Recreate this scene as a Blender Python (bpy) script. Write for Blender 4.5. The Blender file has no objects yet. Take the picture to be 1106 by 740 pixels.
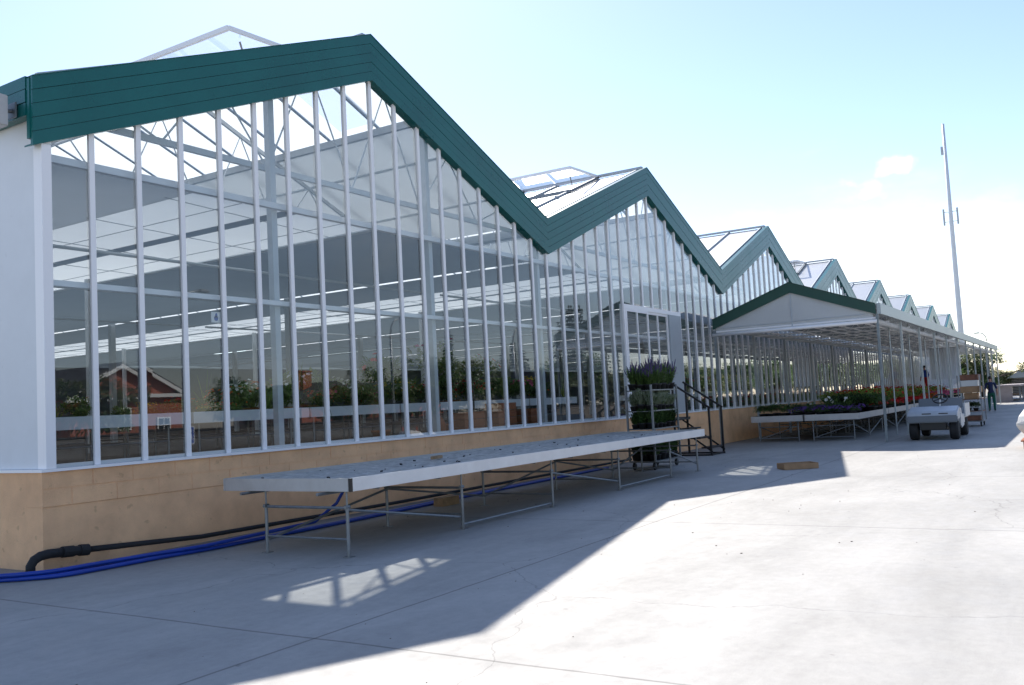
import bpy, bmesh, math, random
from mathutils import Vector, Matrix
R = math.radians
rnd = random.Random(7)
scene = bpy.context.scene
col = scene.collection

# ------------------------------------------------------------------ helpers
class MB:
    """collects boxes, prisms, tubes and leaves; build() links them as ONE mesh object"""
    def __init__(s): s.v = []; s.f = []; s.m = []
    def add(s, vs, fs, mi=0):
        k = len(s.v); s.v += [tuple(v) for v in vs]
        for f in fs: s.f.append(tuple(i + k for i in f)); s.m.append(mi)
    def box(s, x0, x1, y0, y1, z0, z1, mi=0, M=None):
        vs = [Vector(p) for p in ((x0,y0,z0),(x1,y0,z0),(x1,y1,z0),(x0,y1,z0),(x0,y0,z1),(x1,y0,z1),(x1,y1,z1),(x0,y1,z1))]
        if M: vs = [M @ v for v in vs]
        s.add(vs, [(0,3,2,1),(4,5,6,7),(0,1,5,4),(1,2,6,5),(2,3,7,6),(3,0,4,7)], mi)
    def prism(s, poly, axis, a, b, mi=0):
        """poly: 2D outline, extruded along axis (0: poly is (y,z); 1: (x,z); 2: (x,y)) from a to b"""
        n = len(poly)
        def P(p, t): return {0:(t,p[0],p[1]),1:(p[0],t,p[1]),2:(p[0],p[1],t)}[axis]
        vs = [P(p,a) for p in poly] + [P(p,b) for p in poly]
        s.add(vs, [tuple(range(n))[::-1], tuple(range(n,2*n))] + [(i,(i+1)%n,(i+1)%n+n,i+n) for i in range(n)], mi)
    def tube(s, pts, r, n=8, mi=0, caps=True):
        pts = [Vector(p) for p in pts]; rs = r if isinstance(r,(list,tuple)) else [r]*len(pts)
        rings = []; up = None
        for i,p in enumerate(pts):
            d = ((pts[i+1]-p) if i==0 else (p-pts[i-1]) if i==len(pts)-1 else (pts[i+1]-pts[i-1])).normalized()
            if up is None: up = Vector((0,0,1)) if abs(d.z)<.9 else Vector((1,0,0))
            a = d.cross(up).normalized(); up = a.cross(d).normalized()
            rings.append([p + (a*math.cos(t)+up*math.sin(t))*rs[i] for t in [2*math.pi*k/n for k in range(n)]])
        vs = [v for q in rings for v in q]; fs = []
        for i in range(len(pts)-1):
            for k in range(n): fs.append((i*n+k,i*n+(k+1)%n,(i+1)*n+(k+1)%n,(i+1)*n+k))
        if caps: fs += [tuple(range(n)), tuple(range((len(pts)-1)*n, len(pts)*n))]
        s.add(vs, fs, mi)
    def bar(s, a, b, w, h, mi=0):
        """rectangular bar from a to b"""
        a, b = Vector(a), Vector(b); d = (b-a).normalized()
        up = Vector((0,0,1)) if abs(d.z)<.95 else Vector((0,1,0))
        sd = d.cross(up).normalized(); u = sd.cross(d)
        vs = [p + sd*x*w/2 + u*z*h/2 for p in (a,b) for x,z in ((-1,-1),(1,-1),(1,1),(-1,1))]
        s.add(vs, [(0,1,2,3),(4,7,6,5),(0,4,5,1),(1,5,6,2),(2,6,7,3),(3,7,4,0)], mi)
    def lathe(s, prof, c=(0,0,0), n=16, mi=0, axis='z'):
        vs = []
        for r,z in prof:
            for k in range(n):
                t = 2*math.pi*k/n
                p = (r*math.cos(t), r*math.sin(t), z) if axis=='z' else (r*math.cos(t), z, r*math.sin(t))
                vs.append((p[0]+c[0],p[1]+c[1],p[2]+c[2]))
        fs = []
        for i in range(len(prof)-1):
            for k in range(n): fs.append((i*n+k,i*n+(k+1)%n,(i+1)*n+(k+1)%n,(i+1)*n+k))
        fs += [tuple(range(n)), tuple(range((len(prof)-1)*n,len(prof)*n))]
        s.add(vs, fs, mi)
    def leaf(s, p, d, l, w, mi=0, droop=.25, nrm=None):
        """a folded leaf: two quads along d"""
        d = Vector(d).normalized(); up = nrm or Vector((0,0,1))
        sd = d.cross(up)
        if sd.length < .05: sd = d.cross(Vector((1,0,0)))
        sd.normalize(); u = sd.cross(d); p = Vector(p)
        m = p + d*l*.5 + u*l*.04; e = p + d*l - Vector((0,0,1))*l*droop
        s.add([p, m+sd*w*.5+u*w*.12, e, m-sd*w*.5+u*w*.12, m-u*w*.02], [(0,4,1),(4,2,1),(0,3,4),(3,2,4)], mi)
    def build(s, name, mat, parent=None, smooth=False, bevel=0, recalc=True, local=False):
        me = bpy.data.meshes.new(name)
        off = Vector((0,0,0))
        if parent and not local: off = origin(parent)
        me.from_pydata([(v[0]-off.x, v[1]-off.y, v[2]-off.z) for v in s.v], [], s.f)
        for m in (mat if isinstance(mat,(list,tuple)) else [mat]): me.materials.append(m)
        me.polygons.foreach_set('material_index', s.m)
        if recalc or bevel:
            bm = bmesh.new(); bm.from_mesh(me)
            if recalc: bmesh.ops.recalc_face_normals(bm, faces=bm.faces)
            if bevel:
                es = [e for e in bm.edges if len(e.link_faces)==2 and e.calc_face_angle(0)>.5]
                bmesh.ops.bevel(bm, geom=es, offset=bevel, segments=2, affect='EDGES', clamp_overlap=True)
            bm.to_mesh(me); bm.free()
        if smooth: me.polygons.foreach_set('use_smooth', [True]*len(me.polygons))
        me.update()
        return link(name, me, parent)
def link(name, me, parent=None):
    o = bpy.data.objects.new(name, me); col.objects.link(o)
    if parent: o.parent = parent
    return o
def origin(o):
    v = Vector((0,0,0))
    while o: v = v + o.location; o = o.parent
    return v
def tag(o, label=None, cat=None, group=None, kind=None):
    if label: o['label'] = label
    if cat: o['category'] = cat
    if group: o['group'] = group
    if kind: o['kind'] = kind
    return o
def thing(name, label, cat, loc=(0,0,0), group=None):
    o = bpy.data.objects.new(name, None); col.objects.link(o); o.location = loc
    o.empty_display_size = .2
    return tag(o, label, cat, group)
def copy_tree(o, parent=None, loc=None, rz=None, sc=None, label=None, group=None):
    c = o.copy(); col.objects.link(c)
    if parent: c.parent = parent
    if loc is not None: c.location = loc
    if rz is not None: c.rotation_euler = (0,0,rz)
    if sc is not None: c.scale = sc if isinstance(sc,(tuple,list)) else (sc,sc,sc)
    if label: c['label'] = label
    if group: c['group'] = group
    for ch in list(o.children): copy_tree(ch, c)
    return c
ORD = ['first','second','third','fourth','fifth','sixth','seventh','eighth','ninth','tenth','eleventh','twelfth']

# ------------------------------------------------------------------ materials
def mat(name, c, rough=.6, metal=0., var=.0, vscale=3., bump=0., bscale=20., spec=.5, c2=None, transl=0., stain=0.):
    m = bpy.data.materials.new(name); m.use_nodes = True
    nt = m.node_tree; N = nt.nodes; L = nt.links
    b = N['Principled BSDF']
    b.inputs['Roughness'].default_value = rough; b.inputs['Metallic'].default_value = metal
    b.inputs['Specular IOR Level'].default_value = spec
    b.inputs['Base Color'].default_value = (*c,1)
    if var or c2 or bump:
        tc = N.new('ShaderNodeTexCoord')
    if var or c2:
        n = N.new('ShaderNodeTexNoise'); n.inputs['Scale'].default_value = vscale; n.inputs['Detail'].default_value = 6; n.inputs['Roughness'].default_value=.62
        L.new(tc.outputs['Object'], n.inputs['Vector'])
        mx = N.new('ShaderNodeMix'); mx.data_type='RGBA'
        lo = c2 if c2 else tuple(x*(1-var) for x in c); hi = c if c2 else tuple(min(1,x*(1+var)) for x in c)
        mx.inputs[6].default_value = (*lo,1); mx.inputs[7].default_value = (*hi,1)
        mr = N.new('ShaderNodeMapRange'); mr.inputs[1].default_value=.32; mr.inputs[2].default_value=.68
        L.new(n.outputs['Fac'], mr.inputs[0]); L.new(mr.outputs[0], mx.inputs[0]); L.new(mx.outputs[2], b.inputs['Base Color'])
        if stain:
            cur = mx.outputs[2]
            for sc_,lo_,hi_,am_ in ((9.,.66,.72,.55),(2.3,.55,.75,.30),(34.,.70,.76,.5)):
                sn = N.new('ShaderNodeTexNoise'); sn.inputs['Scale'].default_value=sc_; sn.inputs['Detail'].default_value=5; L.new(tc.outputs['Object'], sn.inputs['Vector'])
                sr = N.new('ShaderNodeMapRange'); sr.inputs[1].default_value=lo_; sr.inputs[2].default_value=hi_; sr.inputs[4].default_value=am_*stain; L.new(sn.outputs['Fac'], sr.inputs[0])
                sm = N.new('ShaderNodeMix'); sm.data_type='RGBA'; sm.inputs[7].default_value=(c[0]*.42,c[1]*.38,c[2]*.36,1); L.new(sr.outputs[0], sm.inputs[0]); L.new(cur, sm.inputs[6]); cur = sm.outputs[2]
            L.new(cur, b.inputs['Base Color'])
        rr = N.new('ShaderNodeMapRange'); rr.inputs[3].default_value=max(.03,rough-.1); rr.inputs[4].default_value=min(1,rough+.12)
        L.new(n.outputs['Fac'], rr.inputs[0]); L.new(rr.outputs[0], b.inputs['Roughness'])
    if bump:
        n2 = N.new('ShaderNodeTexNoise'); n2.inputs['Scale'].default_value = bscale; n2.inputs['Detail'].default_value = 5
        L.new(tc.outputs['Object'], n2.inputs['Vector'])
        bp = N.new('ShaderNodeBump'); bp.inputs['Strength'].default_value = bump; bp.inputs['Distance'].default_value=.02
        L.new(n2.outputs['Fac'], bp.inputs['Height']); L.new(bp.outputs[0], b.inputs['Normal'])
    if transl:
        t = N.new('ShaderNodeBsdfTranslucent'); t.inputs[0].default_value = (*[min(1,x*1.5) for x in c],1)
        ms = N.new('ShaderNodeMixShader'); ms.inputs[0].default_value = transl
        L.new(b.outputs[0], ms.inputs[1]); L.new(t.outputs[0], ms.inputs[2])
        L.new(ms.outputs[0], N['Material Output'].inputs['Surface'])
    return m
def schlick(N, L, f0=.045):
    lw = N.new('ShaderNodeLayerWeight'); p = N.new('ShaderNodeMath'); p.operation='POWER'; p.inputs[1].default_value=5
    r = N.new('ShaderNodeMapRange'); r.inputs[3].default_value=f0; r.inputs[4].default_value=1
    lw.inputs['Blend'].default_value=.5
    L.new(lw.outputs['Facing'], p.inputs[0]); L.new(p.outputs[0], r.inputs[0]); return r.outputs[0]
def glass_mat(name, tint=(.93,.96,.95), k=1.7, wav=.0):
    m = bpy.data.materials.new(name); m.use_nodes = True; nt = m.node_tree; N = nt.nodes; L = nt.links
    N.remove(N['Principled BSDF'])
    t = N.new('ShaderNodeBsdfTransparent'); t.inputs[0].default_value = (*tint,1)
    g = N.new('ShaderNodeBsdfGlossy'); g.inputs['Roughness'].default_value = .0; g.inputs[0].default_value=(1,1,1,1)
    f = schlick(N, L)
    mu = N.new('ShaderNodeMath'); mu.operation='MULTIPLY'; mu.inputs[1].default_value = k; mu.use_clamp = True
    ms = N.new('ShaderNodeMixShader')
    L.new(f, mu.inputs[0]); L.new(mu.outputs[0], ms.inputs[0]); L.new(t.outputs[0], ms.inputs[1]); L.new(g.outputs[0], ms.inputs[2])
    if wav:
        tc = N.new('ShaderNodeTexCoord'); n = N.new('ShaderNodeTexNoise'); n.inputs['Scale'].default_value=.7; n.inputs['Detail'].default_value=1
        L.new(tc.outputs['Object'], n.inputs['Vector'])
        bp = N.new('ShaderNodeBump'); bp.inputs['Strength'].default_value=wav; bp.inputs['Distance'].default_value=.01
        L.new(n.outputs['Fac'], bp.inputs['Height']); L.new(bp.outputs[0], g.inputs['Normal'])
    L.new(ms.outputs[0], N['Material Output'].inputs['Surface'])
    return m
def film_mat(name, c, transl, gloss=.04, clear=0.):
    m = bpy.data.materials.new(name); m.use_nodes = True; nt = m.node_tree; N = nt.nodes; L = nt.links
    N.remove(N['Principled BSDF'])
    tc = N.new('ShaderNodeTexCoord'); n = N.new('ShaderNodeTexNoise'); n.inputs['Scale'].default_value=1.3; n.inputs['Detail'].default_value=5
    L.new(tc.outputs['Object'], n.inputs['Vector'])
    mx = N.new('ShaderNodeMix'); mx.data_type='RGBA'; mx.inputs[6].default_value=(*[x*.9 for x in c],1); mx.inputs[7].default_value=(*c,1)
    L.new(n.outputs['Fac'], mx.inputs[0])
    d = N.new('ShaderNodeBsdfDiffuse'); t = N.new('ShaderNodeBsdfTranslucent'); g = N.new('ShaderNodeBsdfGlossy'); g.inputs['Roughness'].default_value=.25
    L.new(mx.outputs[2], d.inputs[0]); L.new(mx.outputs[2], t.inputs[0])
    a = N.new('ShaderNodeMixShader'); a.inputs[0].default_value = transl
    L.new(d.outputs[0], a.inputs[1]); L.new(t.outputs[0], a.inputs[2])
    b = N.new('ShaderNodeMixShader'); b.inputs[0].default_value = abs(gloss) if gloss>=0 else 0
    if gloss<0:
        fr = schlick(N, L); mu=N.new('ShaderNodeMath'); mu.operation='MULTIPLY'; mu.use_clamp=True; mu.inputs[1].default_value=-gloss
        L.new(fr,mu.inputs[0]); L.new(mu.outputs[0],b.inputs[0]); g.inputs['Roughness'].default_value=.34
    L.new(a.outputs[0], b.inputs[1]); L.new(g.outputs[0], b.inputs[2])
    out = b
    if clear:
        tr = N.new('ShaderNodeBsdfTransparent'); e = N.new('ShaderNodeMixShader'); e.inputs[0].default_value=clear
        L.new(b.outputs[0], e.inputs[1]); L.new(tr.outputs[0], e.inputs[2]); out = e
    L.new(out.outputs[0], N['Material Output'].inputs['Surface'])
    return m
def concrete_mat():
    m = bpy.data.materials.new('concrete'); m.use_nodes = True; nt = m.node_tree; N = nt.nodes; L = nt.links
    b = N['Principled BSDF']; b.inputs['Specular IOR Level'].default_value=.35
    tc = N.new('ShaderNodeTexCoord')
    def noise(sc, det=6, rough=.6, dist=0, vec=None):
        n = N.new('ShaderNodeTexNoise'); n.inputs['Scale'].default_value=sc; n.inputs['Detail'].default_value=det; n.inputs['Roughness'].default_value=rough; n.inputs['Distortion'].default_value=dist
        L.new(vec or tc.outputs['Object'], n.inputs['Vector']); return n.outputs['Fac']
    def rng(f, a, b_, c, d):
        r = N.new('ShaderNodeMapRange'); r.inputs[1].default_value=a; r.inputs[2].default_value=b_; r.inputs[3].default_value=c; r.inputs[4].default_value=d
        L.new(f, r.inputs[0]); return r.outputs[0]
    def math_(op, a, b_=None, v=None):
        n = N.new('ShaderNodeMath'); n.operation=op
        if hasattr(a,'links'): L.new(a, n.inputs[0])
        else: n.inputs[0].default_value=a
        if b_ is not None:
            if hasattr(b_,'links'): L.new(b_, n.inputs[1])
            else: n.inputs[1].default_value=b_
        return n.outputs[0]
    mp = N.new('ShaderNodeMapping'); mp.inputs['Scale'].default_value=(.28,1.1,1); mp.inputs['Rotation'].default_value=(0,0,R(6))
    L.new(tc.outputs['Object'], mp.inputs['Vector'])
    big = rng(noise(.35,4), .35,.68,.90,1.06)
    streak = rng(noise(1.0,7,.7,.6,mp.outputs[0]), .3,.7,.84,1.10)
    fine = rng(noise(9,8,.75), .3,.7,.9,1.08)
    grit = rng(noise(140,3,.8), .3,.7,.88,1.12)
    spots = math_('MULTIPLY', rng(noise(5.2,2,.5), .73,.78,1.,.7), rng(noise(23,2,.5), .755,.80,1.,.45))
    v = math_('MULTIPLY', math_('MULTIPLY', math_('MULTIPLY', big, streak), math_('MULTIPLY', fine, grit)), spots)
    # joints: saw cuts every 6.2 along x and 5.2 along y, slightly wavering
    sep = N.new('ShaderNodeSeparateXYZ'); L.new(tc.outputs['Object'], sep.inputs[0])
    wob = math_('MULTIPLY', math_('SUBTRACT', noise(.8,3), .5), .05)
    def joint(ch, off, per, w):
        t = math_('ADD', math_('ADD', sep.outputs[ch], off), wob)
        p = math_('PINGPONG', t, per/2)
        return rng(p, w*.4, w, .55, 1.)
    v = math_('MULTIPLY', v, math_('MULTIPLY', joint(0,-4.85,6.2,.018), joint(1,5.3,5.6,.018)))
    # hair cracks
    vo = N.new('ShaderNodeTexVoronoi'); vo.feature='DISTANCE_TO_EDGE'; vo.inputs['Scale'].default_value=.22
    wv = N.new('ShaderNodeTexNoise'); wv.inputs['Scale'].default_value=1.4; wv.inputs['Detail'].default_value=6; L.new(tc.outputs['Object'], wv.inputs['Vector'])
    ad = N.new('ShaderNodeMix'); ad.data_type='RGBA'; ad.blend_type='LINEAR_LIGHT'; ad.inputs[0].default_value=.35
    L.new(tc.outputs['Object'], ad.inputs[6]); L.new(wv.outputs['Color'], ad.inputs[7]); L.new(ad.outputs[2], vo.inputs['Vector'])
    v = math_('MULTIPLY', v, rng(vo.outputs['Distance'], .0006,.0022,.72,1.))
    # darker margin along the wall foot, its edge varied by noise
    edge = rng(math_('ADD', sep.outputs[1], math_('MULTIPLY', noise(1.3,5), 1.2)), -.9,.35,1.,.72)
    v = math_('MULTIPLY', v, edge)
    cr = N.new('ShaderNodeMix'); cr.data_type='RGBA'; cr.inputs[6].default_value=(0,0,0,1); cr.inputs[7].default_value=(.40,.382,.352,1)
    L.new(v, cr.inputs[0]); cr.clamp_factor=False
    L.new(cr.outputs[2], b.inputs['Base Color'])
    L.new(rng(noise(3,5),.3,.7,.6,.85), b.inputs['Roughness'])
    bp = N.new('ShaderNodeBump'); bp.inputs['Strength'].default_value=.35; bp.inputs['Distance'].default_value=.004
    L.new(noise(60,6,.7), bp.inputs['Height']); L.new(bp.outputs[0], b.inputs['Normal'])
    return m
M = {}
M['concrete'] = concrete_mat()
M['earth'] = mat('dry_earth', (.30,.27,.21), .95, var=.3, vscale=.3, bump=.4)
M['asphalt'] = mat('asphalt', (.055,.055,.058), .85, var=.3, vscale=1.5, bump=.3, bscale=90)
M['render'] = mat('ochre_render', (.90,.53,.29), .85, var=.15, vscale=1.6, bump=.45, bscale=55, stain=.65)
M['green'] = mat('green_paint', (.003,.115,.108), .28, var=.12, vscale=.9)
M['dgreen'] = mat('dark_green_paint', (.004,.058,.040), .35, var=.12, vscale=.9)
M['white'] = mat('white_aluminium', (.92,.915,.925), .35)
M['panel'] = mat('white_panel', (.72,.75,.78), .5, var=.05, vscale=.8, stain=.16)
M['palesteel'] = mat('pale_painted_steel', (.66,.70,.73), .5, var=.06, vscale=3)
M['galv'] = mat('galvanised_steel', (.24,.255,.265), .45, metal=.6, var=.18, vscale=8)
M['rimlit'] = mat('bounce_lit_rim', (.84,.81,.78), .4, var=.06, vscale=3)  # front rim only: light bounced off sunlit ground is put into its colour
M['alu'] = mat('aluminium', (.50,.49,.48), .45, metal=.3, var=.08, vscale=5)
M['steelpaint'] = mat('pale_steel', (.46,.50,.53), .5, var=.08, vscale=3)
M['glass'] = glass_mat('window_glass', (.84,.89,.90), 2.6, .004)
M['roofglass'] = film_mat('whitewashed_glass', (.94,.945,.94), .62, -1.6)
M['hazy'] = film_mat('dimming_glass', (.9,.9,.9), .5, .0, .5)  # pane added in the roof gap to weaken sun patches on the ground
M['vent_glass'] = glass_mat('vent_glass', (.96,.97,.97), 1.6)
M['screen'] = film_mat('grey_shade_screen', (.27,.33,.38), .22, .0)
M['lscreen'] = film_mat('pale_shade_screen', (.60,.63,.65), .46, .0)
M['film'] = film_mat('milky_film', (.56,.59,.61), .30, .05)
M['gutter'] = mat('silver_gutter', (.42,.46,.46), .4, metal=.3, var=.08, vscale=4)
M['postlight'] = mat('pale_galvanised', (.46,.50,.50), .45, metal=.2, var=.12, vscale=6)
M['infill'] = film_mat('gable_sheet', (.90,.93,.94), .34, .06, .40)
M['post'] = mat('weathered_galvanised', (.23,.26,.27), .5, metal=.5, var=.2, vscale=6)
M['curtain'] = film_mat('plastic_curtain', (.80,.85,.90), .5, .05)
M['darkwall'] = mat('grey_back_wall', (.11,.13,.15), .7, var=.2, vscale=.6)
M['wscreen'] = film_mat('white_screen', (.96,.96,.94), .90, .0)
M['doorgrey'] = mat('door_grey', (.38,.42,.45), .45, var=.05)
M['floor'] = mat('shop_floor', (.06,.06,.06), .8, var=.25, vscale=2)
M['black'] = mat('black_paint', (.012,.012,.014), .4)
M['rubber'] = mat('rubber', (.016,.016,.017), .75, var=.3, vscale=9, bump=.2)
M['hose'] = mat('blue_hose', (.006,.045,.34), .35, var=.1)
M['gravel'] = mat('gravel_fill', (.46,.45,.42), .95, var=.30, vscale=7, bump=.9, bscale=50)
M['wood'] = mat('raw_wood', (.34,.22,.12), .75, var=.3, vscale=6, bump=.2)
M['card'] = mat('cardboard', (.36,.22,.12), .85, var=.15, vscale=5)
M['terra'] = mat('terracotta', (.36,.13,.06), .8, var=.15, vscale=6)
M['pot'] = mat('black_pot', (.02,.02,.02), .6)
M['soil'] = mat('soil', (.035,.025,.018), .95)
M['leaf1'] = mat('leaf_mid', (.11,.19,.045), .55, var=.35, vscale=5, transl=.3)
M['leaf2'] = mat('leaf_dark', (.055,.11,.03), .5, var=.35, vscale=5, transl=.25)
M['leaf3'] = mat('leaf_light', (.21,.26,.07), .55, var=.3, vscale=5, transl=.35)
M['leafgrey'] = mat('leaf_grey', (.30,.35,.25), .7, var=.25, vscale=5, transl=.25)
M['leaf4'] = mat('leaf_bright', (.30,.38,.08), .55, var=.3, vscale=5, transl=.35)
M['olive'] = mat('olive_leaf', (.14,.16,.075), .65, var=.35, vscale=2, transl=.3)
M['conifer'] = mat('conifer_needle', (.012,.028,.014), .7, var=.3, vscale=2)
M['bark'] = mat('bark', (.10,.075,.055), .9, var=.3, vscale=8, bump=.5)
for k,c in dict(red=(.55,.015,.01),orange=(.55,.10,.01),pink=(.60,.10,.22),yellow=(.60,.42,.03),whitef=(.75,.75,.72),purple=(.13,.06,.26),lav=(.10,.07,.17)).items():
    M['fl_'+k] = mat('petal_'+k, c, .6, var=.2, vscale=10, transl=.25)
M['brick'] = None
def brick_mat(name, c1, c2, sc):
    m = bpy.data.materials.new(name); m.use_nodes = True; N = m.node_tree.nodes; L = m.node_tree.links
    b = N['Principled BSDF']; b.inputs['Roughness'].default_value=.9
    tc = N.new('ShaderNodeTexCoord'); mp = N.new('ShaderNodeMapping'); mp.inputs['Rotation'].default_value=(R(90),0,0)
    t = N.new('ShaderNodeTexBrick'); t.inputs['Color1'].default_value=(*c1,1); t.inputs['Color2'].default_value=(*c2,1); t.inputs['Mortar'].default_value=(.28,.25,.22,1)
    t.inputs['Scale'].default_value=sc; t.inputs['Mortar Size'].default_value=.012
    L.new(tc.outputs['Object'], mp.inputs[0]); L.new(mp.outputs[0], t.inputs['Vector']); L.new(t.outputs['Color'], b.inputs['Base Color'])
    return m
M['brick'] = brick_mat('red_brick', (.40,.105,.055), (.32,.08,.045), 4)
M['dbrick'] = brick_mat('brown_brick', (.05,.042,.036), (.042,.035,.03), 3)
M['slate'] = mat('slate_roof', (.075,.075,.08), .8, var=.25, vscale=4)
M['trim'] = mat('white_trim', (.75,.75,.72), .6)
M['cartgrey'] = mat('grey_cart_paint', (.43,.46,.49), .38, var=.10, vscale=3)
M['cartwhite'] = mat('pale_cart_paint', (.62,.63,.62), .4, var=.06, vscale=3)
M['vinyl'] = mat('grey_vinyl', (.17,.19,.21), .5)
M['rust'] = mat('rusty_trolley', (.20,.085,.05), .7, var=.3, vscale=6)
M['bag'] = mat('woven_bag', (.58,.58,.57), .75, var=.12, vscale=3, bump=.4, bscale=25)
M['navy'] = mat('navy_shirt', (.012,.022,.075), .8, var=.2, vscale=9)
M['greentr'] = mat('green_trousers', (.004,.085,.055), .8, var=.2, vscale=9)
M['skin'] = mat('skin', (.42,.22,.15), .55)
M['hair'] = mat('dark_hair', (.012,.010,.009), .6)
M['bluecl'] = mat('blue_top', (.01,.04,.24), .8)
M['redcl'] = mat('red_cloth', (.45,.02,.02), .8)
M['shoe'] = mat('dark_shoe', (.02,.015,.012), .6)
M['signblue'] = mat('sign_blue', (.01,.07,.36), .4)
M['signwhite'] = mat('sign_white', (.8,.8,.8), .4)
M['pinkbrown'] = mat('dusty_panel', (.36,.31,.30), .7, var=.1)

# ------------------------------------------------------------------ measures of the greenhouse
X0, W, NS = 5.99, 11.96, 8
XE = X0 + NS*W
ZP, ZV, FH, ZG, ZFL = 8.23, 5.85, .83, 1.15, 1.05
PIT = W/18
K = (ZP-ZV)/(W/2)
DEPTH = 36.
def zt(x):
    """top of the gable line at x"""
    t = (x-X0) % W
    return ZV + K*(W/2-abs(t-W/2)) if x < XE-.001 else ZV

# ------------------------------------------------------------------ ground
def sheet(name, x0,x1,y0,y1,z,m,label):
    b = MB(); b.add([(x0,y0,z),(x1,y0,z),(x1,y1,z),(x0,y1,z)],[(0,1,2,3)])
    return tag(b.build(name, m, recalc=False), label, 'ground', kind='structure')
sheet('ground', -700,1400,-900,900,-.012, M['earth'], 'dry earth stretching out to the horizon')
ap = MB()
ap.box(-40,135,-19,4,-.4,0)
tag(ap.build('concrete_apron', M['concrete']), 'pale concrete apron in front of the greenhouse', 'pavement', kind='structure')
sheet('road', -200,400,-27.2,-20.4,-.004, M['asphalt'], 'dark asphalt street across from the greenhouse')

# ------------------------------------------------------------------ greenhouse
GH = thing('greenhouse', 'long glass greenhouse with a row of green trimmed gables on an ochre base wall', 'greenhouse', (X0,0,0))
# base wall with two courses of blocks above smooth render
b = MB()
b.box(X0-.04,XE,-.02,.30,-.2,.72); b.box(X0-.04,XE,-.026,.30,.722,1.12)
b.box(X0-.04,X0+.26,.302,DEPTH,-.2,1.12)
x = X0-.05; r2 = random.Random(3)
for zi,(za,zb) in enumerate(((.724,.922),(.930,1.118))):
    x = X0-.05; off = .27*zi; first=True
    while x < XE:
        l = r2.uniform(.5,.66) if not first else .36+off
        first=False
        b.box(x+.0032, min(XE,x+l)-.0032, -.03-r2.uniform(0,.006), .002, za+.001, zb-.001)
        x += l
base = b.build('base_wall', M['render'], GH)
b = MB(); b.box(X0-.07,XE,-.07,.12,1.121,1.155); b.box(X0-.07,X0+.28,.122,DEPTH,1.121,1.155)
b.build('sill', M['white'], GH)
# white side wall at the left end
b = MB(); b.box(X0,X0+.08,.12,DEPTH,1.157,5.40)
b.build('side_panel', M['panel'], GH)
b = MB(); b.box(X0-.005,X0+.115,-.05,.118,1.157,4.96)
b.box(X0+.0,X0+.115,-.025,.118,4.961,5.4)
b.build('corner_post', M['white'], GH)
DOOR = (X0+W+6*PIT, X0+W+12*PIT); DZ = 4.13
# gable glazing with mullions
stuffmull = MB(); rp_ = random.Random(17)
count = 0
for s in range(NS):
    xa = X0+s*W
    g = MB(); yg = .03
    def strip(xl,xr,z0):
        t1,t2,t3 = rp_.uniform(-.0024,.0024),rp_.uniform(-.006,.006),rp_.uniform(-.0012,.0012)
        g.add([(xl,yg+t1,z0),(xr,yg-t1,z0),(xr,yg-t1+t2+t3,zt(xr-1e-4 if xr>=xa+W-.001 else xr)-FH+.12),(xl,yg+t1+t2-t3,zt(xl)-FH+.12)],[(0,1,2,3)])
    for k in range(18):
        xl, xr = xa+k*PIT, xa+(k+1)*PIT
        strip(xl, xr, DZ if (s==1 and 6<=k<12) else 1.157)
    gl = g.build('gable_glazing', M['glass'], GH, recalc=False)
    for k in range(0 if s else 1, 19 if s==NS-1 else 18):
        x = xa+k*PIT
        z0 = 1.156
        if s==1 and 7<=k<=11: z0 = DZ+.02
        z1 = zt(min(x,XE-.01))-FH+.06
        mb = MB()
        mb.box(x-.036,x+.036,-.008,.022,z0,z1); mb.box(x-.016,x+.016,.036,.062,z0,z1)
        if count < 100: mb.build('mullion', M['white'], gl)
        else: stuffmull.v; k0=len(stuffmull.v); stuffmull.v += mb.v; stuffmull.f += [tuple(i+k0 for i in f) for f in mb.f]; stuffmull.m += mb.m
        count += 1
tag(stuffmull.build('mullion', M['white'], GH), kind='stuff')
b = MB(); b.box(X0+.12,XE,.0365,.10,1.157,1.20); b.build('bottom_rail', M['white'], GH)
for z,w in ((3.35,.035),(4.86,.045)):
    b = MB(); b.box(X0+.1,XE,.112,.20,z-w,z+w); b.build('cross_rail', M['white'], GH)
# fascias of planks, one per slope
for s in range(NS):
    xa = X0+s*W
    for side in (0,1):
        xl, xr = (xa, xa+W/2) if side==0 else (xa+W/2, xa+W)
        zl, zr = (ZV,ZP) if side==0 else (ZP,ZV)
        if s==0 and side==0: zl -= K*.12+.07; xl -= .12
        f = MB(); npl = 5; h = FH/npl
        for i in range(npl):
            a, c = i*h, (i+1)*h-.007
            yo = -.075-.004*((npl-i)%2)
            f.prism([(xl,zl-a),(xr,zr-a),(xr,zr-c),(xl,zl-c)],1,yo,-.048)
        f.prism([(xl,zl-.012),(xr,zr-.012),(xr,zr-FH+.01),(xl,zl-FH+.01)],1,-.0475,-.03)
        f.prism([(xl,zl-FH+.012),(xr,zr-FH+.012),(xr,zr-FH+.03),(xl,zl-FH+.03)],1,-.029,.10)   # soffit return
        f.prism([(xl,zl+.012),(xr,zr+.012),(xr,zr+.002),(xl,zl+.002)],1,-.09,.06)                 # cap
        fo = f.build('gable_fascia', M['green'], GH)
b = MB()
for i in range(3): b.box(X0-.14-.004*(i%2),X0-.02,.035,DEPTH,5.28+i*.16,5.28+(i+1)*.16-.01)
b.box(X0-.13,X0-.021,-.03,.03,5.0,5.72)
b.build('side_fascia', M['green'], GH)
ZBC = 5.55
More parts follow.
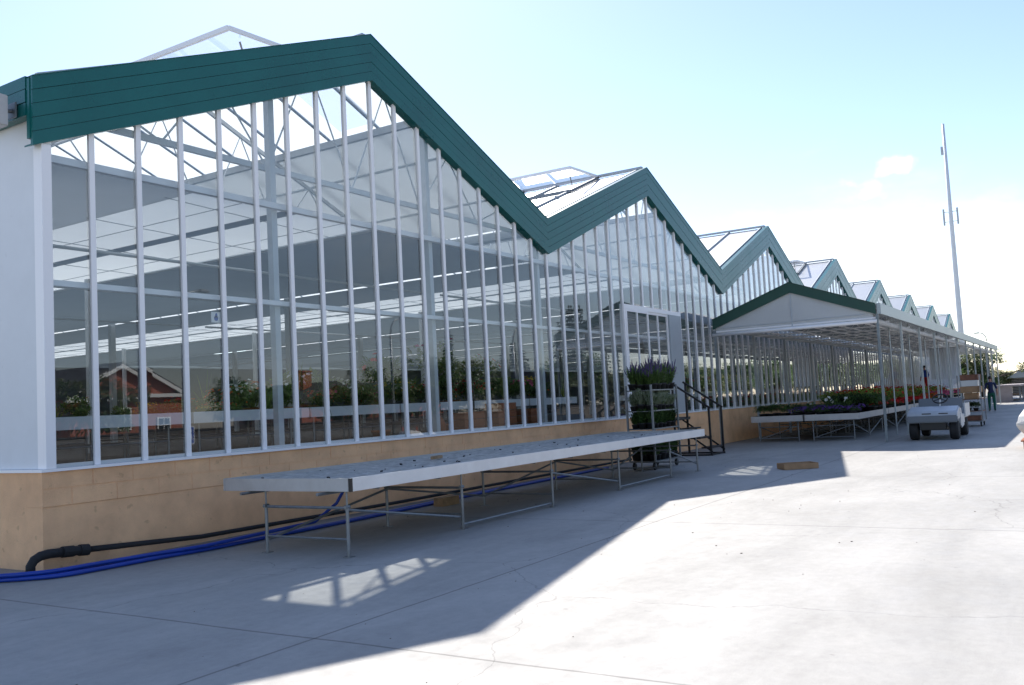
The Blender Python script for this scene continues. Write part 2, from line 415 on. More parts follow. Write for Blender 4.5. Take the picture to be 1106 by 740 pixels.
# roof slopes (vent gap near the ridge holds a pane added to dim sun patches), glazing bars
def slopepanel(mb, xl, xr, y0, y1, off=0.):
    mb.add([(xl,y0,zt(xl)+off),(xr,y0,zt(xr)+off),(xr,y1,zt(xr)+off),(xl,y1,zt(xl)+off)],[(0,1,2,3)])
VENTS = {0,1,3}
for s in range(NS):
    xa = X0+s*W; xm = xa+W/2; e=1e-3
    rp = MB(); so = -.06
    if s in VENTS:
        slopepanel(rp, xa+e, xm-e, .05, DEPTH, so)
    else: slopepanel(rp, xa+e, xm-e, .05, DEPTH, so)
    left = rp.build('roof_slope', M['roofglass'], GH, recalc=False)
    rb = MB()
    y = .2
    while y < DEPTH:
        rb.bar((xa+.1,y,zt(xa+.1)-.03),(xm-.05,y,zt(xm-.05)-.03),.05,.07); y += 1.33
    rb.build('glazing_bar', M['steelpaint'], left)
    rp = MB()
    if s in (0,1): 
        slopepanel(rp, xm+e, xm+.2, .05, DEPTH, so); slopepanel(rp, xm+.2, xm+1.85, .05, 1.42, so); slopepanel(rp, xm+.2, xm+1.85, 2.4, DEPTH, so); slopepanel(rp, xm+1.85, xa+W-e, .05, DEPTH, so)
        hz_ = MB(); slopepanel(hz_, xm+.2, xm+1.85, 1.42, 2.4, so+.001); hz_.build('dimming_pane', M['hazy'], GH, recalc=False)
    else: slopepanel(rp, xm+e, xa+W-e, .05, DEPTH, so)
    right = rp.build('roof_slope', M['roofglass'], GH, recalc=False)
    rb = MB(); y = .2
    while y < DEPTH:
        rb.bar((xa+W-.1,y,zt(xa+W-.1)-.03),(xm+.05,y,zt(xm+.05)-.03),.05,.07); y += 1.33
    rb.bar((xm+2.0,.1,zt(xm+2.0)-.16),(xm+2.0,DEPTH,zt(xm+2.0)-.16),.09,.14)
    rb.build('glazing_bar', M['steelpaint'], right)
    b = MB(); b.box(xm-.06,xm+.06,.06,DEPTH,ZP-.02,ZP+.05); b.build('ridge_cap', M['steelpaint'], GH)
    b = MB(); b.box(xa+W-.14,xa+W+.14,.12,DEPTH,ZV-.32,ZV-.14); b.build('gutter', M['steelpaint'], GH)
    # open roof vents: flap hinged at the ridge, lifted level
    if s in VENTS:
        for y0,y1 in ((1.42,4.0),) + (((12.,14.6),) if s==0 else ()):
            zf = ZP-.02; xl = xm-1.85; zl = ZP-.09
            fl = MB()
            for yy in (y0,y1): fl.bar((xm-.05,yy,zf),(xl,yy,zl),.05,.07)
            fl.bar((xl,y0,zl),(xl,y1,zl),.06,.08); fl.bar((xm-.06,y0,zf),(xm-.06,y1,zf),.05,.05)
            v = fl.build('roof_vent', M['white'], GH)
            gm = MB(); gm.add([(xm-.06,y0,zf+.012),(xl,y0,zl+.012),(xl,y1,zl+.012),(xm-.06,y1,zf+.012)],[(0,1,2,3)])
            gm.build('vent_pane', M['vent_glass'], v, recalc=False)
            st = MB()
            for yy in (y0+.3,y1-.3): st.tube([(xl+.5,yy,zl),(xm-1.2,yy,zt(xm-1.2)-.02)],.018,6)
            st.bar((xm-1.9,y0,zt(xm-1.9)),(xm-1.9,y1,zt(xm-1.9)),.06,.09)
            for yy in (y0,y1): st.bar((xm-1.9,yy,zt(xm-1.9)),(xm-.1,yy,zt(xm-.1)),.05,.07)
            st.build('vent_strut', M['galv'], v)
    # shade screens of woven cloth, hung level under the trusses with a gap
    sc = MB(); zs = 4.90
    for a,c in ((.1,2.5),(6.4,W-.1)):
        if s==0 and a<1:
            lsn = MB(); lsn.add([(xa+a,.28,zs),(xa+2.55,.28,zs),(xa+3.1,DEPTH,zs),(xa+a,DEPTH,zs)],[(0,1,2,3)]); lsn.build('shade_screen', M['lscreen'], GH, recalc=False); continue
        sc.add([(xa+a,.28,zs),(xa+c,.28,zs),(xa+c+(.55 if a<1 else 0),DEPTH,zs),(xa+a,DEPTH,zs)],[(0,1,2,3)])
    sc.build('shade_screen', M['screen'], GH, recalc=False)
    ws = MB()
    for a,c,a2,c2 in ((2.5,4.3,3.05,4.5),(4.62,6.4,4.78,6.4)):
        ws.add([(xa+a,.28,zs+.01),(xa+c,.28,zs+.01),(xa+c2,DEPTH,zs+.01),(xa+a2,DEPTH,zs+.01)],[(0,1,2,3)])
    ws.build('white_screen' if s<2 else 'shade_screen', M['wscreen'] if s<2 else M['screen'], GH, recalc=False)
    ws = MB(); ws.add([(xa+4.3,.28,zs+.012),(xa+4.62,.28,zs+.012),(xa+4.78,DEPTH,zs+.012),(xa+4.5,DEPTH,zs+.012)],[(0,1,2,3)]); ws.build('shade_screen', M['screen'], GH, recalc=False)
    wr = MB()
    for yy in [.9+1.9*q for q in range(18)]: wr.tube([(xa+2.4,yy,zs-.02),(xa+6.5,yy+.5,zs-.02)],.007,4)
    for xx in (3.4,5.6,6.38): wr.tube([(xa+xx,.3,zs-.02),(xa+xx+.1,DEPTH,zs-.02)],.007 if xx<6 else .03,4)
    wr.build('screen_shadow_line', M['steelpaint'], GH)  # thin tubes standing in for rafter shadow lines across the screen
    if s<4:
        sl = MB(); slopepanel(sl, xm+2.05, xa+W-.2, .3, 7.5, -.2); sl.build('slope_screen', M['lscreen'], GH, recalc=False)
    # lattice trusses
    if s<5:
        for ti,yy in enumerate((.5,4.4) if s<3 else (.5,)):
            t = MB(); zb = ZBC
            t.bar((xa+.1,yy,zb),(xa+W-.1,yy,zb),.06,.09)
            t.bar((xa+.1,yy,ZV-.25),(xm,yy,ZP-.28),.05,.08); t.bar((xa+W-.1,yy,ZV-.25),(xm,yy,ZP-.28),.05,.08)
            n=6
            for q in range(n):
                x1 = xa+.1+(W-.2)*q/n; x2 = xa+.1+(W-.2)*(q+.5)/n; x3 = xa+.1+(W-.2)*(q+1)/n
                t.tube([(x1,yy,zb),(x2,yy,zt(x2)-.3),(x3,yy,zb)],.017,6)
            t.build('roof_truss', M['palesteel'], GH)
        br = MB()
        br.tube([(xa+1.2,.5,ZV),(xa+4.9,8.3,zt(xa+4.9)-.3)],.018,6); br.tube([(xm-.3,.5,ZP-.4),(xa+1.,8.3,ZV-.1)],.018,6)
        for xx in (xa+1.7,xa+3.4,xa+4.9,xa+9.,xa+10.6): br.tube([(xx,.2,zt(xx)-.22),(xx,DEPTH*.5,zt(xx)-.22)],.03,6)
        br.build('roof_brace', M['palesteel'], GH)
    # columns
    for q in ((0,1,2) if s<3 else (0,)):
        xx = xa+W/3*q+(-.10 if q else 0)
        if xx < X0+.5: continue
        c = MB(); c.box(xx-.055,xx+.055,.24,.35,ZFL,zt(xx)-.35 if q else ZV-.33); c.build('column', M['palesteel'], GH)
    for yy in (8.3,16.3,24.3):
        c = MB(); c.box(xa+W-.08,xa+W+.08,yy-.08,yy+.08,ZFL,ZV-.33)
        if s<4:
            c.box(xa+W*.5-.06,xa+W*.5+.06,yy-.06,yy+.06,ZFL,4.89)
        c.build('column', M['steelpaint'], GH)
    if s<3:
        for yy in (3.2,7.,12.):   # hanging heating pipes and cable rails under the screens
            hp = MB(); hp.tube([(xa+.2,yy,4.45),(xa+W-.2,yy,4.45)],.03,6); hp.build('hanging_pipe', M['steelpaint'], GH)
b = MB(); b.box(X0+.27,XE-.1,.301,DEPTH,.9,ZFL); b.build('floor', M['floor'], GH)
b = MB(); b.box(X0,XE,DEPTH,DEPTH+.15,0,ZV); b.box(XE-.1,XE+.05,.12,DEPTH-.01,0,ZV); b.build('far_wall', M['darkwall'], GH)
# door in the second gable
x0d,x1d = DOOR
b = MB(); b.box(x0d-.03,x0d+.06,-.03,.10,ZG+.006,DZ+.03); b.box(x1d-.06,x1d+.03,-.03,.10,ZG+.006,DZ+.03); b.box(x0d+.061,x1d-.061,-.032,.10,DZ-.09,DZ+.031)
df = b.build('door_frame', M['white'], GH)
b = MB(); b.box(x1d-.95,x1d-.07,-.06,-.02,ZG+.01,DZ-.092); b.build('door_panel', M['doorgrey'], GH)
for i,(a,c) in enumerate(((x0d+.065,x0d+1.55),(x0d+1.55,x1d-.96))):
    f = MB(); yy = -.02 + .03*i
    f.box(a,a+.07,yy-.02,yy+.02,ZG+.01,DZ-.094); f.box(c-.07,c,yy-.02,yy+.02,ZG+.01,DZ-.094); f.box(a+.071,c-.071,yy-.02,yy+.02,DZ-.16,DZ-.095)
    f.box(a+.071,c-.071,yy-.02,yy+.02,ZG+.011,ZG+.16); f.box((a+c)/2-.025,(a+c)/2+.025,yy-.02,yy+.02,ZG+.161,DZ-.161)
    d = f.build('sliding_door', M['white'], GH)
    g = MB(); g.add([(a+.06,yy,ZG+.15),(c-.06,yy,ZG+.15),(c-.06,yy,DZ-.15),(a+.06,yy,DZ-.15)],[(0,1,2,3)]); g.build('door_pane', M['glass'], d, recalc=False)
# floodlight box on the left fascia
fl = thing('floodlight', 'grey floodlight bracketed to the left end of the green fascia', 'lamp', (X0-.16,.2,5.3))
b = MB(); b.box(X0-.40,X0-.29,.12,.42,5.13,5.50); b.build('lamp_body', M['alu'], fl, bevel=.012)
b = MB(); b.tube([(X0-.29,.25,5.34),(X0-.165,.25,5.37)],.025,8); b.box(X0-.185,X0-.1655,.17,.33,5.28,5.46); b.build('bracket', M['galv'], fl)
# notice in the window
nt = thing('notice', 'small white notice with a blue emblem hung behind the left gable glass', 'sign', (8.56,.05,2.98))
b = MB(); b.box(8.45,8.70,.042,.048,2.98,3.13); b.build('board', M['signwhite'], nt)
b = MB(); b.lathe([(.0,-.0015),(.035,-.0015),(.035,.0015),(.0,.0015)],(8.53,.0395,3.04),14,axis='y'); b.prism([(8.50,3.05),(8.525,3.11),(8.545,3.115),(8.56,3.05)],1,.038,.041)
b.build('emblem', M['signblue'], nt)

# ------------------------------------------------------------------ plants
def rdir(r, up=.3):
    a = r.uniform(0,2*math.pi); z = r.uniform(-.4,1)+up*.5
    return Vector((math.cos(a),math.sin(a),z)).normalized()
def bush_parts(seed, n, rx, h, z0, ll, lw, leafmat, fl=None, nf=0, fr=.03, pot=None, clumps=7, stem=0.):
    """returns list of (name, MB, materials, smooth)"""
    r = random.Random(seed); parts = []
    lf = MB()
    cs = [Vector((r.gauss(0,.42)*rx, r.gauss(0,.42)*rx, z0+stem+h*r.uniform(.25,.8))) for _ in range(clumps)]
    rad = [r.uniform(.3,.55) for _ in cs]
    ends = []
    for _ in range(n):
        k = r.randrange(clumps); d = rdir(r)
        p = cs[k] + Vector((d.x*rx*rad[k], d.y*rx*rad[k], d.z*h*.45*rad[k]*1.6))*r.uniform(.45,1.05)
        if p.z < z0+stem*.9: p.z = z0+stem+.02*r.random()
        dd = (d + Vector((0,0,r.uniform(-.2,.5)))).normalized()
        lf.leaf(p, dd, ll*r.uniform(.6,1.25), lw*r.uniform(.7,1.2), 0 if r.random()<.7 else 1, r.uniform(.05,.5))
        ends.append((p,dd))
    parts.append(('foliage', lf, leafmat, False))
    if nf:
        f = MB()
        ends.sort(key=lambda e:-e[0].z-.6*math.hypot(e[0].x,e[0].y)); top = ends[:max(nf*2,len(ends)//2)]
        for _ in range(nf):
            p,d = r.choice(top); p = p + d*ll*.9 + Vector((0,0,.02))
            nn = (d+Vector((0,0,.5))).normalized(); a = nn.orthogonal().normalized(); c = nn.cross(a)
            for q in range(5):
                t = 2*math.pi*q/5+r.random()*.3
                e = a*math.cos(t)+c*math.sin(t)
                f.leaf(p, e+nn*.35, fr*r.uniform(.8,1.2), fr*.9, 0, .0, nn)
        parts.append(('blossom', f, fl, False))
    if stem:
        s = MB(); s.tube([(0,0,z0),(.01,.01,z0+stem*.5),(0,0,z0+stem+h*.4)],[.018,.014,.01],6); parts.append(('stem', s, M['bark'], True))
    if pot:
        b = MB(); R0,H0 = pot[0],pot[1]
        b.lathe([(R0*.72,0),(R0*.95,H0*.82),(R0*1.06,H0*.82),(R0*1.06,H0),(R0*.9,H0),(R0*.9,H0*.9)],(0,0,0),12); parts.append(('pot', b, pot[2], True))
    return parts
def spiky_parts(seed, n, L_, leafmat, pot):
    r = random.Random(seed); lf = MB(); z0 = pot[1]
    for i in range(n):
        a = r.uniform(0,6.283); el = r.uniform(.25,1.45); l = L_*r.uniform(.7,1.1)
        d = Vector((math.cos(a)*math.cos(el),math.sin(a)*math.cos(el),math.sin(el)))
        p = Vector((0,0,z0)); sd = Vector((-math.sin(a),math.cos(a),0)); prev=None; w=.028
        for q in range(5):
            t=q/4; pt = p + d*l*t - Vector((0,0,l*.55*t*t*(1-el/2)))
            ww = w*(1-t)*.9+.003
            cur=(pt-sd*ww/2, pt+sd*ww/2)
            if prev: lf.add([prev[0],prev[1],cur[1],cur[0]],[(0,1,2,3)],0 if i%3 else 1)
            prev=cur
    b = MB(); R0,H0 = pot[0],pot[1]; b.lathe([(R0*.72,0),(R0*.95,H0*.82),(R0*1.06,H0*.82),(R0*1.06,H0),(R0*.9,H0),(R0*.9,H0*.9)],(0,0,0),12)
    return [('foliage',lf,leafmat,False),('pot',b,pot[2],True)]
def lavender_parts(seed, n, h, tipmat, leafmat, tips=True, pot=(.085,.11,None), spread=.45):
    r = random.Random(seed); lf = MB(); tp = MB(); z0=pot[1]
    for i in range(n):
        a=r.uniform(0,6.283); lean=r.uniform(0,spread); l=h*r.uniform(.55,1.1)
        d=Vector((math.cos(a)*lean,math.sin(a)*lean,1)).normalized(); p=Vector((math.cos(a)*.05*r.random(),math.sin(a)*.05*r.random(),z0))
        e=p+d*l
        lf.tube([p,e],.004,3,0,False)
        for q in range(9):
            t=r.uniform(.05,.95 if not tips else .8); dd=rdir(r,.8); lf.leaf(p+d*l*t,dd,.075,.016,0 if r.random()<.6 else 1,.1)
        if tips and r.random()<.25:
            tp.tube([e-d*.02,e+d*.02,e+d*.10],[.006,.011,.003],5)
    parts=[('foliage',lf,leafmat,False)]
    if tips: parts.append(('blossom',tp,tipmat,False))
    b = MB(); R0,H0 = pot[0],pot[1]; b.lathe([(R0*.72,0),(R0*.95,H0*.82),(R0*1.06,H0*.82),(R0*1.06,H0),(R0*.9,H0),(R0*.9,H0*.9)],(0,0,0),10)
    parts.append(('pot',b,pot[2] or M['pot'],True))
    return parts
class Kind:
    """a kind of plant: meshes are built once, every plant is an object of its own"""
    def __init__(s, name, cat, partlists): s.name=name; s.cat=cat; s.protos=[]; s.pl=partlists; s.used=[None]*len(partlists)
    def put(s, loc, label, group, rz, sc=1., var=None):
        i = var if var is not None else rnd.randrange(len(s.pl))
        if s.used[i] is None:
            t = thing(s.name, label, s.cat, (0,0,0), group)
            for (n,mb,m,sm) in s.pl[i]: mb.build(n, m, t, smooth=sm, recalc=sm)
            t.location = loc; t.rotation_euler=(0,0,rz); t.scale=(sc,sc,sc); s.used[i]=t; return t
        return copy_tree(s.used[i], None, loc, rz, sc, label, group)
G12=[M['leaf1'],M['leaf2']]; G13=[M['leaf1'],M['leaf3']]; G2=[M['leaf2'],M['leaf1']]; GG=[M['leafgrey'],M['leaf1']]
P1=(.13,.16,M['terra']); P2=(.12,.15,M['pot'])
bushy = Kind('bushy_plant','plant',[bush_parts(11,420,.30,.42,.15,.10,.045,G12,pot=P2), bush_parts(12,420,.28,.5,.15,.11,.04,G13,pot=P1), bush_parts(13,380,.34,.36,.15,.10,.05,G2,pot=P2)])
redpl = Kind('red_flowering_plant','plant',[bush_parts(21,300,.28,.36,.15,.09,.05,G12,M['fl_red'],26,.035,pot=P2), bush_parts(22,300,.28,.36,.15,.09,.05,G2,M['fl_orange'],22,.035,pot=P1)])
yelpl = Kind('yellow_flowering_plant','plant',[bush_parts(23,300,.28,.34,.15,.09,.04,G13,M['fl_yellow'],30,.035,pot=P2)])
whipl = Kind('white_flowering_plant','plant',[bush_parts(24,300,.26,.46,.15,.09,.04,G12,M['fl_whitef'],26,.04,pot=P2)])
pinkpl = Kind('pink_flowering_plant','plant',[bush_parts(25,300,.27,.38,.15,.09,.045,G12,M['fl_pink'],28,.04,pot=P2)])
spiky = Kind('spiky_plant','plant',[spiky_parts(31,46,.62,[M['leaf3'],M['leaf1']],P1), spiky_parts(32,40,.75,[M['leaf1'],M['leaf3']],P2)])
stand = Kind('standard_shrub','shrub',[bush_parts(41,620,.36,.62,.16,.10,.05,G2,M['fl_red'],5,.05,pot=P1,stem=.42,clumps=9), bush_parts(42,620,.38,.7,.16,.10,.05,G12,M['fl_pink'],6,.05,pot=P1,stem=.40,clumps=9)])
lavk = Kind('lavender_plant','plant',[lavender_parts(51,70,.32,M['fl_lav'],[M['leaf1'],M['leafgrey']]), lavender_parts(52,66,.30,M['fl_lav'],[M['leaf1'],M['leaf2']])])
santk = Kind('grey_herb_plant','plant',[lavender_parts(53,80,.28,None,GG,False,spread=.7), lavender_parts(54,76,.26,None,GG,False,spread=.7)])
rosek = Kind('rosemary_plant','plant',[lavender_parts(55,90,.28,None,[M['leaf2'],M['leaf1']],False)])

# display benches inside the glass
def display_bench(name, label, x0, x1, y0, y1, zt_, zf, rim, group, rimmat, legs=True):
    t = thing(name, label, 'bench', ((x0+x1)/2,(y0+y1)/2,zf), group)
    b = MB()
    b.box(x0,x1,y0,y0+.03,zt_-rim,zt_); b.box(x0,x1,y1-.03,y1,zt_-rim,zt_); b.box(x0,x0+.03,y0+.031,y1-.031,zt_-rim,zt_); b.box(x1-.03,x1,y0+.031,y1-.031,zt_-rim,zt_)
    b.build('rim', rimmat, t)
    b = MB(); b.box(x0+.031,x1-.031,y0+.031,y1-.031,zt_-rim+.02,zt_-.06); b.build('bed', M['soil'], t)
    for xx in (x0+.25,x1-.25):
        for yy in (y0+.2,y1-.2):
            b = MB(); b.tube([(xx,yy,zf),(xx,yy,zt_-rim+.02)],.02,6); b.build('leg', M['galv'], t)
    b = MB()
    for yy in (y0+.2,y1-.2): b.tube([(x0+.25,yy,zf+.3),(x1-.25,yy,zf+.3)],.014,6)
    b.build('stretcher', M['galv'], t)
    return t
xs = [X0+.55+i*2.45 for i in range(6)]
for i,x in enumerate(xs):
    rm = M['white'] if i not in (1,) else M['pinkbrown']
    display_bench('display_bench', ORD[i]+' white edged plant bench from the left corner, front row behind the glass', x, x+2.4, 1.15, 2.6, 1.76, ZFL, .17, 'plant benches behind the front glass', M['panel'])
for i in range(5):
    x = X0+1.0+i*2.9
    display_bench('display_bench', ORD[i]+' white edged plant bench from the left corner, second row behind the glass', x, x+2.6, 4.2, 5.7, 1.76, ZFL, .17, 'plant benches deeper inside', M['panel'])
for i in range(9):
    x = 27.2+i*3.6
    display_bench('display_bench', ORD[i]+' white edged plant bench behind the glass to the right of the door', x, x+3.2, 1.3, 2.8, 1.76, ZFL, .17, 'plant benches right of the door', M['panel'])
r3 = random.Random(5)
def interior(x0,x1,y0,y1,dx,where,grp,kinds,sc=(.8,1.2)):
    x = x0
    while x < x1:
        kd,nm = r3.choice(kinds)
        kd.put((x+r3.uniform(-.08,.08), r3.uniform(y0,y1), 1.60), nm+' '+where, grp, r3.uniform(0,6.28), r3.uniform(*sc)*(.55 if x<X0+4.5 else 1.))
        x += dx*r3.uniform(.7,1.3)
KA=[(bushy,'leafy green potted plant')]*4+[(redpl,'red flowering potted plant')]*2+[(yelpl,'yellow flowering potted plant'),(whipl,'white flowering potted plant'),(spiky,'arching spiky potted plant'),(spiky,'arching spiky potted plant'),(pinkpl,'pink flowering potted plant')]
interior(X0+.8,X0+15.2,1.35,1.9,.36,'on the front row benches behind the glass','plants on the front row benches',KA)
interior(X0+.9,X0+15.2,2.0,2.45,.42,'at the back of the front row benches behind the glass','plants on the front row benches',KA,(.9,1.4))
interior(X0+6.5,X0+15,4.4,5.4,.4,'on the second row benches deep behind the glass','plants on the second row benches',KA,(1.,1.45))
interior(27.4,58,1.5,2.5,.6,'on the benches behind the glass right of the door','plants right of the door',KA,(.9,1.5))
for i,(x,y,s) in enumerate(((12.9,.85,1.2),(14.9,.95,1.35),(16.2,1.0,1.25))):
    stand.put((x,y,ZFL+.02),['pink flowered shrub on a bare stem standing right behind the glass','tall dark round headed shrub standing behind the glass','dark shrub on a bare stem behind the glass near the valley column'][i],None,i,s*1.12,i%2)
# terracotta jar leaning inside
t = thing('terracotta_jar','pale terracotta jar standing on the shop floor behind the glass','jar',(14.55,.8,ZFL))
b = MB(); b.lathe([(.10,0),(.17,.1),(.19,.25),(.13,.38),(.08,.43),(.0,.44)],(14.55,.8,ZFL),16); b.build('body', M['terra'], t, smooth=True)
b = MB(); b.lathe([(.085,.42),(.1,.44),(.1,.46),(.07,.46)],(14.55,.8,ZFL),16); b.build('rim', M['terra'], t, smooth=True)
for i,(x,n) in enumerate(((15.9,3),(17.2,4),(18.6,3))):
    for k in range(n):
        t = thing('crate',['brick red plastic crate','stacked brick red crate','brick red crate of pots'][i]+' on the shop floor behind the glass, '+ORD[k]+' from the bottom','crate',(x,1.0,ZFL+k*.16),'red crates behind the glass')
        b = MB(); z=ZFL+k*.16+.001
        b.box(x-.38,x+.38,.8,.82,z,z+.15); b.box(x-.38,x+.38,1.18,1.2,z,z+.15); b.box(x-.38,x-.36,.821,1.179,z,z+.15); b.box(x+.36,x+.38,.821,1.179,z,z+.15); b.box(x-.359,x+.359,.821,1.179,z,z+.01)
        b.build('shell', M['terra'], t)

# ------------------------------------------------------------------ long gravel bench outside
T = thing('gravel_bench','long empty gravel filled bench with an aluminium rim on grey tube legs','bench',(13.2,-2.1,0))
bx0,bx1,by0,by1,bz = 7.65,18.9,-3.15,-1.05,.89
b = MB(); b.box(bx0,bx1,by0,by0+.035,bz-.15,bz); b.build('front_rim', M['rimlit'], T, bevel=.004)
b = MB(); b.box(bx0-.004,bx0+.03,by0-.004,by0+.03,bz-.152,bz-.002); b.build('corner_strip', M['black'], T)
b = MB(); b.box(bx0,bx1,by1-.035,by1,bz-.15,bz); b.build('back_rim', M['alu'], T, bevel=.004)
b = MB(); b.box(bx0,bx0+.035,by0+.036,by1-.036,bz-.15,bz-.001); b.build('end_rim', M['alu'], T, bevel=.004)
b = MB(); b.box(bx1-.035,bx1,by0+.036,by1-.036,bz-.15,bz-.001); b.build('end_rim', M['alu'], T, bevel=.004)
# gravel bed: a gently uneven grid
nx,ny = 150,28; gv=[];gf=[]
rg = random.Random(9)
for i in range(nx+1):
    for j in range(ny+1):
        gv.append((bx0+.036+(bx1-bx0-.072)*i/nx, by0+.036+(by1-by0-.072)*j/ny, bz-.035+.012*math.sin(i*.31+j*.2)+rg.uniform(-.008,.008)))
for i in range(nx):
    for j in range(ny): q=i*(ny+1)+j; gf.append((q,q+ny+1,q+ny+2,q+1))
b = MB(); b.add(gv,gf)
b.box(bx0+.036,bx1-.036,by0+.036,by1-.036,bz-.14,bz-.075)
b.build('gravel_bed', M['gravel'], T, recalc=False)
b = MB()
for k in range(34):
    x,y = rg.uniform(bx0+.2,bx1-.2), rg.uniform(by0+.15,by1-.15); s=rg.uniform(.006,.018)
    b.box(-s,s,-s*.8,s*.8,-s*.5,s*.5,0,Matrix.Translation((x,y,bz-.018))@Matrix.Rotation(rg.uniform(0,3),4,'Z')@Matrix.Rotation(rg.uniform(-.4,.4),4,'X'))
tag(b.build('gravel_stone', M['pot'], T), kind='stuff')
legx = [7.72,9.95,12.38,14.8,17.2,18.7]
for x in legx:
    for y in (-3.02,-1.72):
        b = MB(); b.tube([(x,y,.012),(x,y,.56)],.020,8); b.tube([(x,y,.56),(x,y,bz-.15)],.012,6); b.box(x-.05,x+.05,y-.05,y+.05,.0,.012); b.tube([(x-.035,y,.56),(x+.035,y,.56)],.024,6)
        b.build('leg', M['galv'], T, smooth=False)
    b = MB(); b.tube([(x,-3.02,.55),(x,-1.72,.55)],.018,6); b.tube([(x,-3.02,.2),(x,-1.72,.2)],.014,6); b.build('cross_tube', M['galv'], T)
for i in range(len(legx)-1):
    a,c = legx[i],legx[i+1]
    b = MB(); b.tube([(a,-3.0,.53),(c,-3.0,.16)] if i%2==0 else [(a,-3.0,.06),(c,-3.0,.06)],.016,6); b.build('brace', M['galv'], T)
    b = MB(); b.tube([(a,-1.74,.16),(c,-1.74,.53)] if i%2==0 else [(a,-1.74,.53),(c,-1.74,.16)],.016,6); b.build('brace', M['galv'], T)
for y in (-2.75,-1.5):
    b = MB(); b.tube([(bx0-.12,y,bz-.172),(bx1-.2,y,bz-.172)],.02,6); b.build('bearer', M['galv'], T)
b = MB()
for x in [bx0+.6+i*1.2 for i in range(10)]:
    b = MB(); b.tube([(x,by0+.1,bz-.165),(x,by1-.1,bz-.165)],.012,6); b.build('cross_bearer', M['galv'], T)
o = MB(); o.box(-.16,.16,-.035,.035,0,.045); w = o.build('wooden_stick', M['wood'], bevel=.004); w.location=(11.05,-1.8,.866); w.rotation_euler=(0,0,.25)
tag(w,'short piece of raw timber lying on the gravel of the long bench','timber')

# hoses and pipe at the wall foot
hz = .035
HP = [(4.4,.9),(5.2,.0),(5.53,-.42),(5.8,-.62),(6.21,-.66),(6.9,-.72),(7.7,-.83),(8.62,-.80),(10.16,-.78),(11.85,-.70),(14.,-.6),(17.6,-.55),(19.5,-.5)]
def smoothpath(P, z, dy, n=6, seed=0):
    r=random.Random(seed); out=[]
    Q=[Vector((x,y+dy,z)) for x,y in P]
    for i in range(len(Q)-1):
        p0=Q[max(0,i-1)];p1=Q[i];p2=Q[i+1];p3=Q[min(len(Q)-1,i+2)]
        for k in range(n):
            t=k/n; out.append(.5*((2*p1)+(p2-p0)*t+(2*p0-5*p1+4*p2-p3)*t*t+(3*p1-p0-3*p2+p3)*t**3))
    out.append(Q[-1]); return out
for i,(dy,z) in enumerate(((0,.028),(.075,.028),(.04,.075))):
    b = MB(); pts = smoothpath(HP, z, dy, seed=i)
    for q,p in enumerate(pts): p.y += .03*math.sin(q*.21+i*1.7)
    if i==2: pts=pts[:36]+[Vector((9.4,-.85,.12)),Vector((9.75,-.95,.34)),Vector((9.95,-1.0,.62)),Vector((10.1,-1.15,.72)),Vector((10.4,-1.4,.70))]
    b.tube(pts,.024,8)
    tag(b.build('water_hose', M['hose'], smooth=True), ['blue water hose lying furthest out from the ochre wall foot','blue water hose lying between the outer hose and the black pipe','blue water hose on top of the others that climbs under the long bench'][i], 'hose', 'blue hoses along the wall foot')
P = thing('drain_pipe','black pipe with an elbow running along the foot of the ochre wall','pipe',(5.85,-.16,0))
b = MB(); b.tube([(6.38,-.17,.19),(8.,-.17,.10),(12.,-.17,.075),(18.,-.17,.075),(21.5,-.17,.075)],[.036,.030,.026,.026,.026],10); b.build('pipe', M['rubber'], P, smooth=True)
b = MB(); b.tube([(5.72,-.16,.0),(5.72,-.16,.11),(5.76,-.16,.17),(5.83,-.165,.205),(5.92,-.17,.215),(6.1,-.17,.208)],.052,10); b.build('elbow', M['rubber'], P, smooth=True)
b = MB(); b.tube([(6.08,-.17,.209),(6.22,-.17,.20)],.064,12); b.tube([(6.215,-.17,.2),(6.30,-.17,.196)],.055,12); b.tube([(6.29,-.17,.197),(6.4,-.17,.188)],.066,12); b.build('coupling', M['rubber'], P)
b = MB(); b.box(12.15,12.62,-1.06,-.86,0,.14); tag(b.build('timber_block', M['wood'], bevel=.006),'brown timber block on the ground under the long bench','timber')
b = MB(); 
c = Matrix.Translation((19.15,-5.02,0))@Matrix.Rotation(-.95,4,'Z')
cb = thing('cardboard_tray','shallow brown cardboard tray lying in the shade on the concrete','tray',(19.15,-5.02,0))
for (a0,a1,c0,c1) in ((-.36,.36,-.22,-.205),(-.36,.36,.205,.22),(-.36,-.345,-.204,.204),(.345,.36,-.204,.204)): b.box(a0,a1,c0,c1,.006,.12,0,c)
b.build('side', M['card'], cb)
b = MB(); b.box(-.35,.35,-.21,.21,.001,.012,0,c); b.build('bottom', M['card'], cb)

# ------------------------------------------------------------------ entry steps with black rails
S = thing('entry_steps','black steel entry steps with two sloping handrails below the door','steps',(24,-.9,0))
for i in range(4):
    z = .26*(i+1)-.03; y = -1.62+.3*i
    b = MB(); b.box(23.5,24.4,y,y+.29,z-.04,z); b.build('tread', M['black'], S)
b = MB(); b.box(22.4,25.2,-.42,-.03,.98,1.03); b.build('landing', M['black'], S)
for x in (23.46,24.44):
    b = MB(); b.bar((x,-1.66,.10),(x,-.42,1.0),.02,.045); b.bar((x,-1.66,.02),(x,-.05,.02),.04,.04); b.build('stringer', M['black'], S)
    for (y,z0,z1) in ((-1.62,.0,1.27),(-.62,.0,1.98)):
        b = MB(); b.box(x-.025,x+.025,y-.025,y+.025,z0,z1); b.build('rail_post', M['black'], S)
    b = MB(); b.bar((x,-1.66,1.27),(x,-.55,2.03),.05,.05); b.build('handrail', M['black'], S)
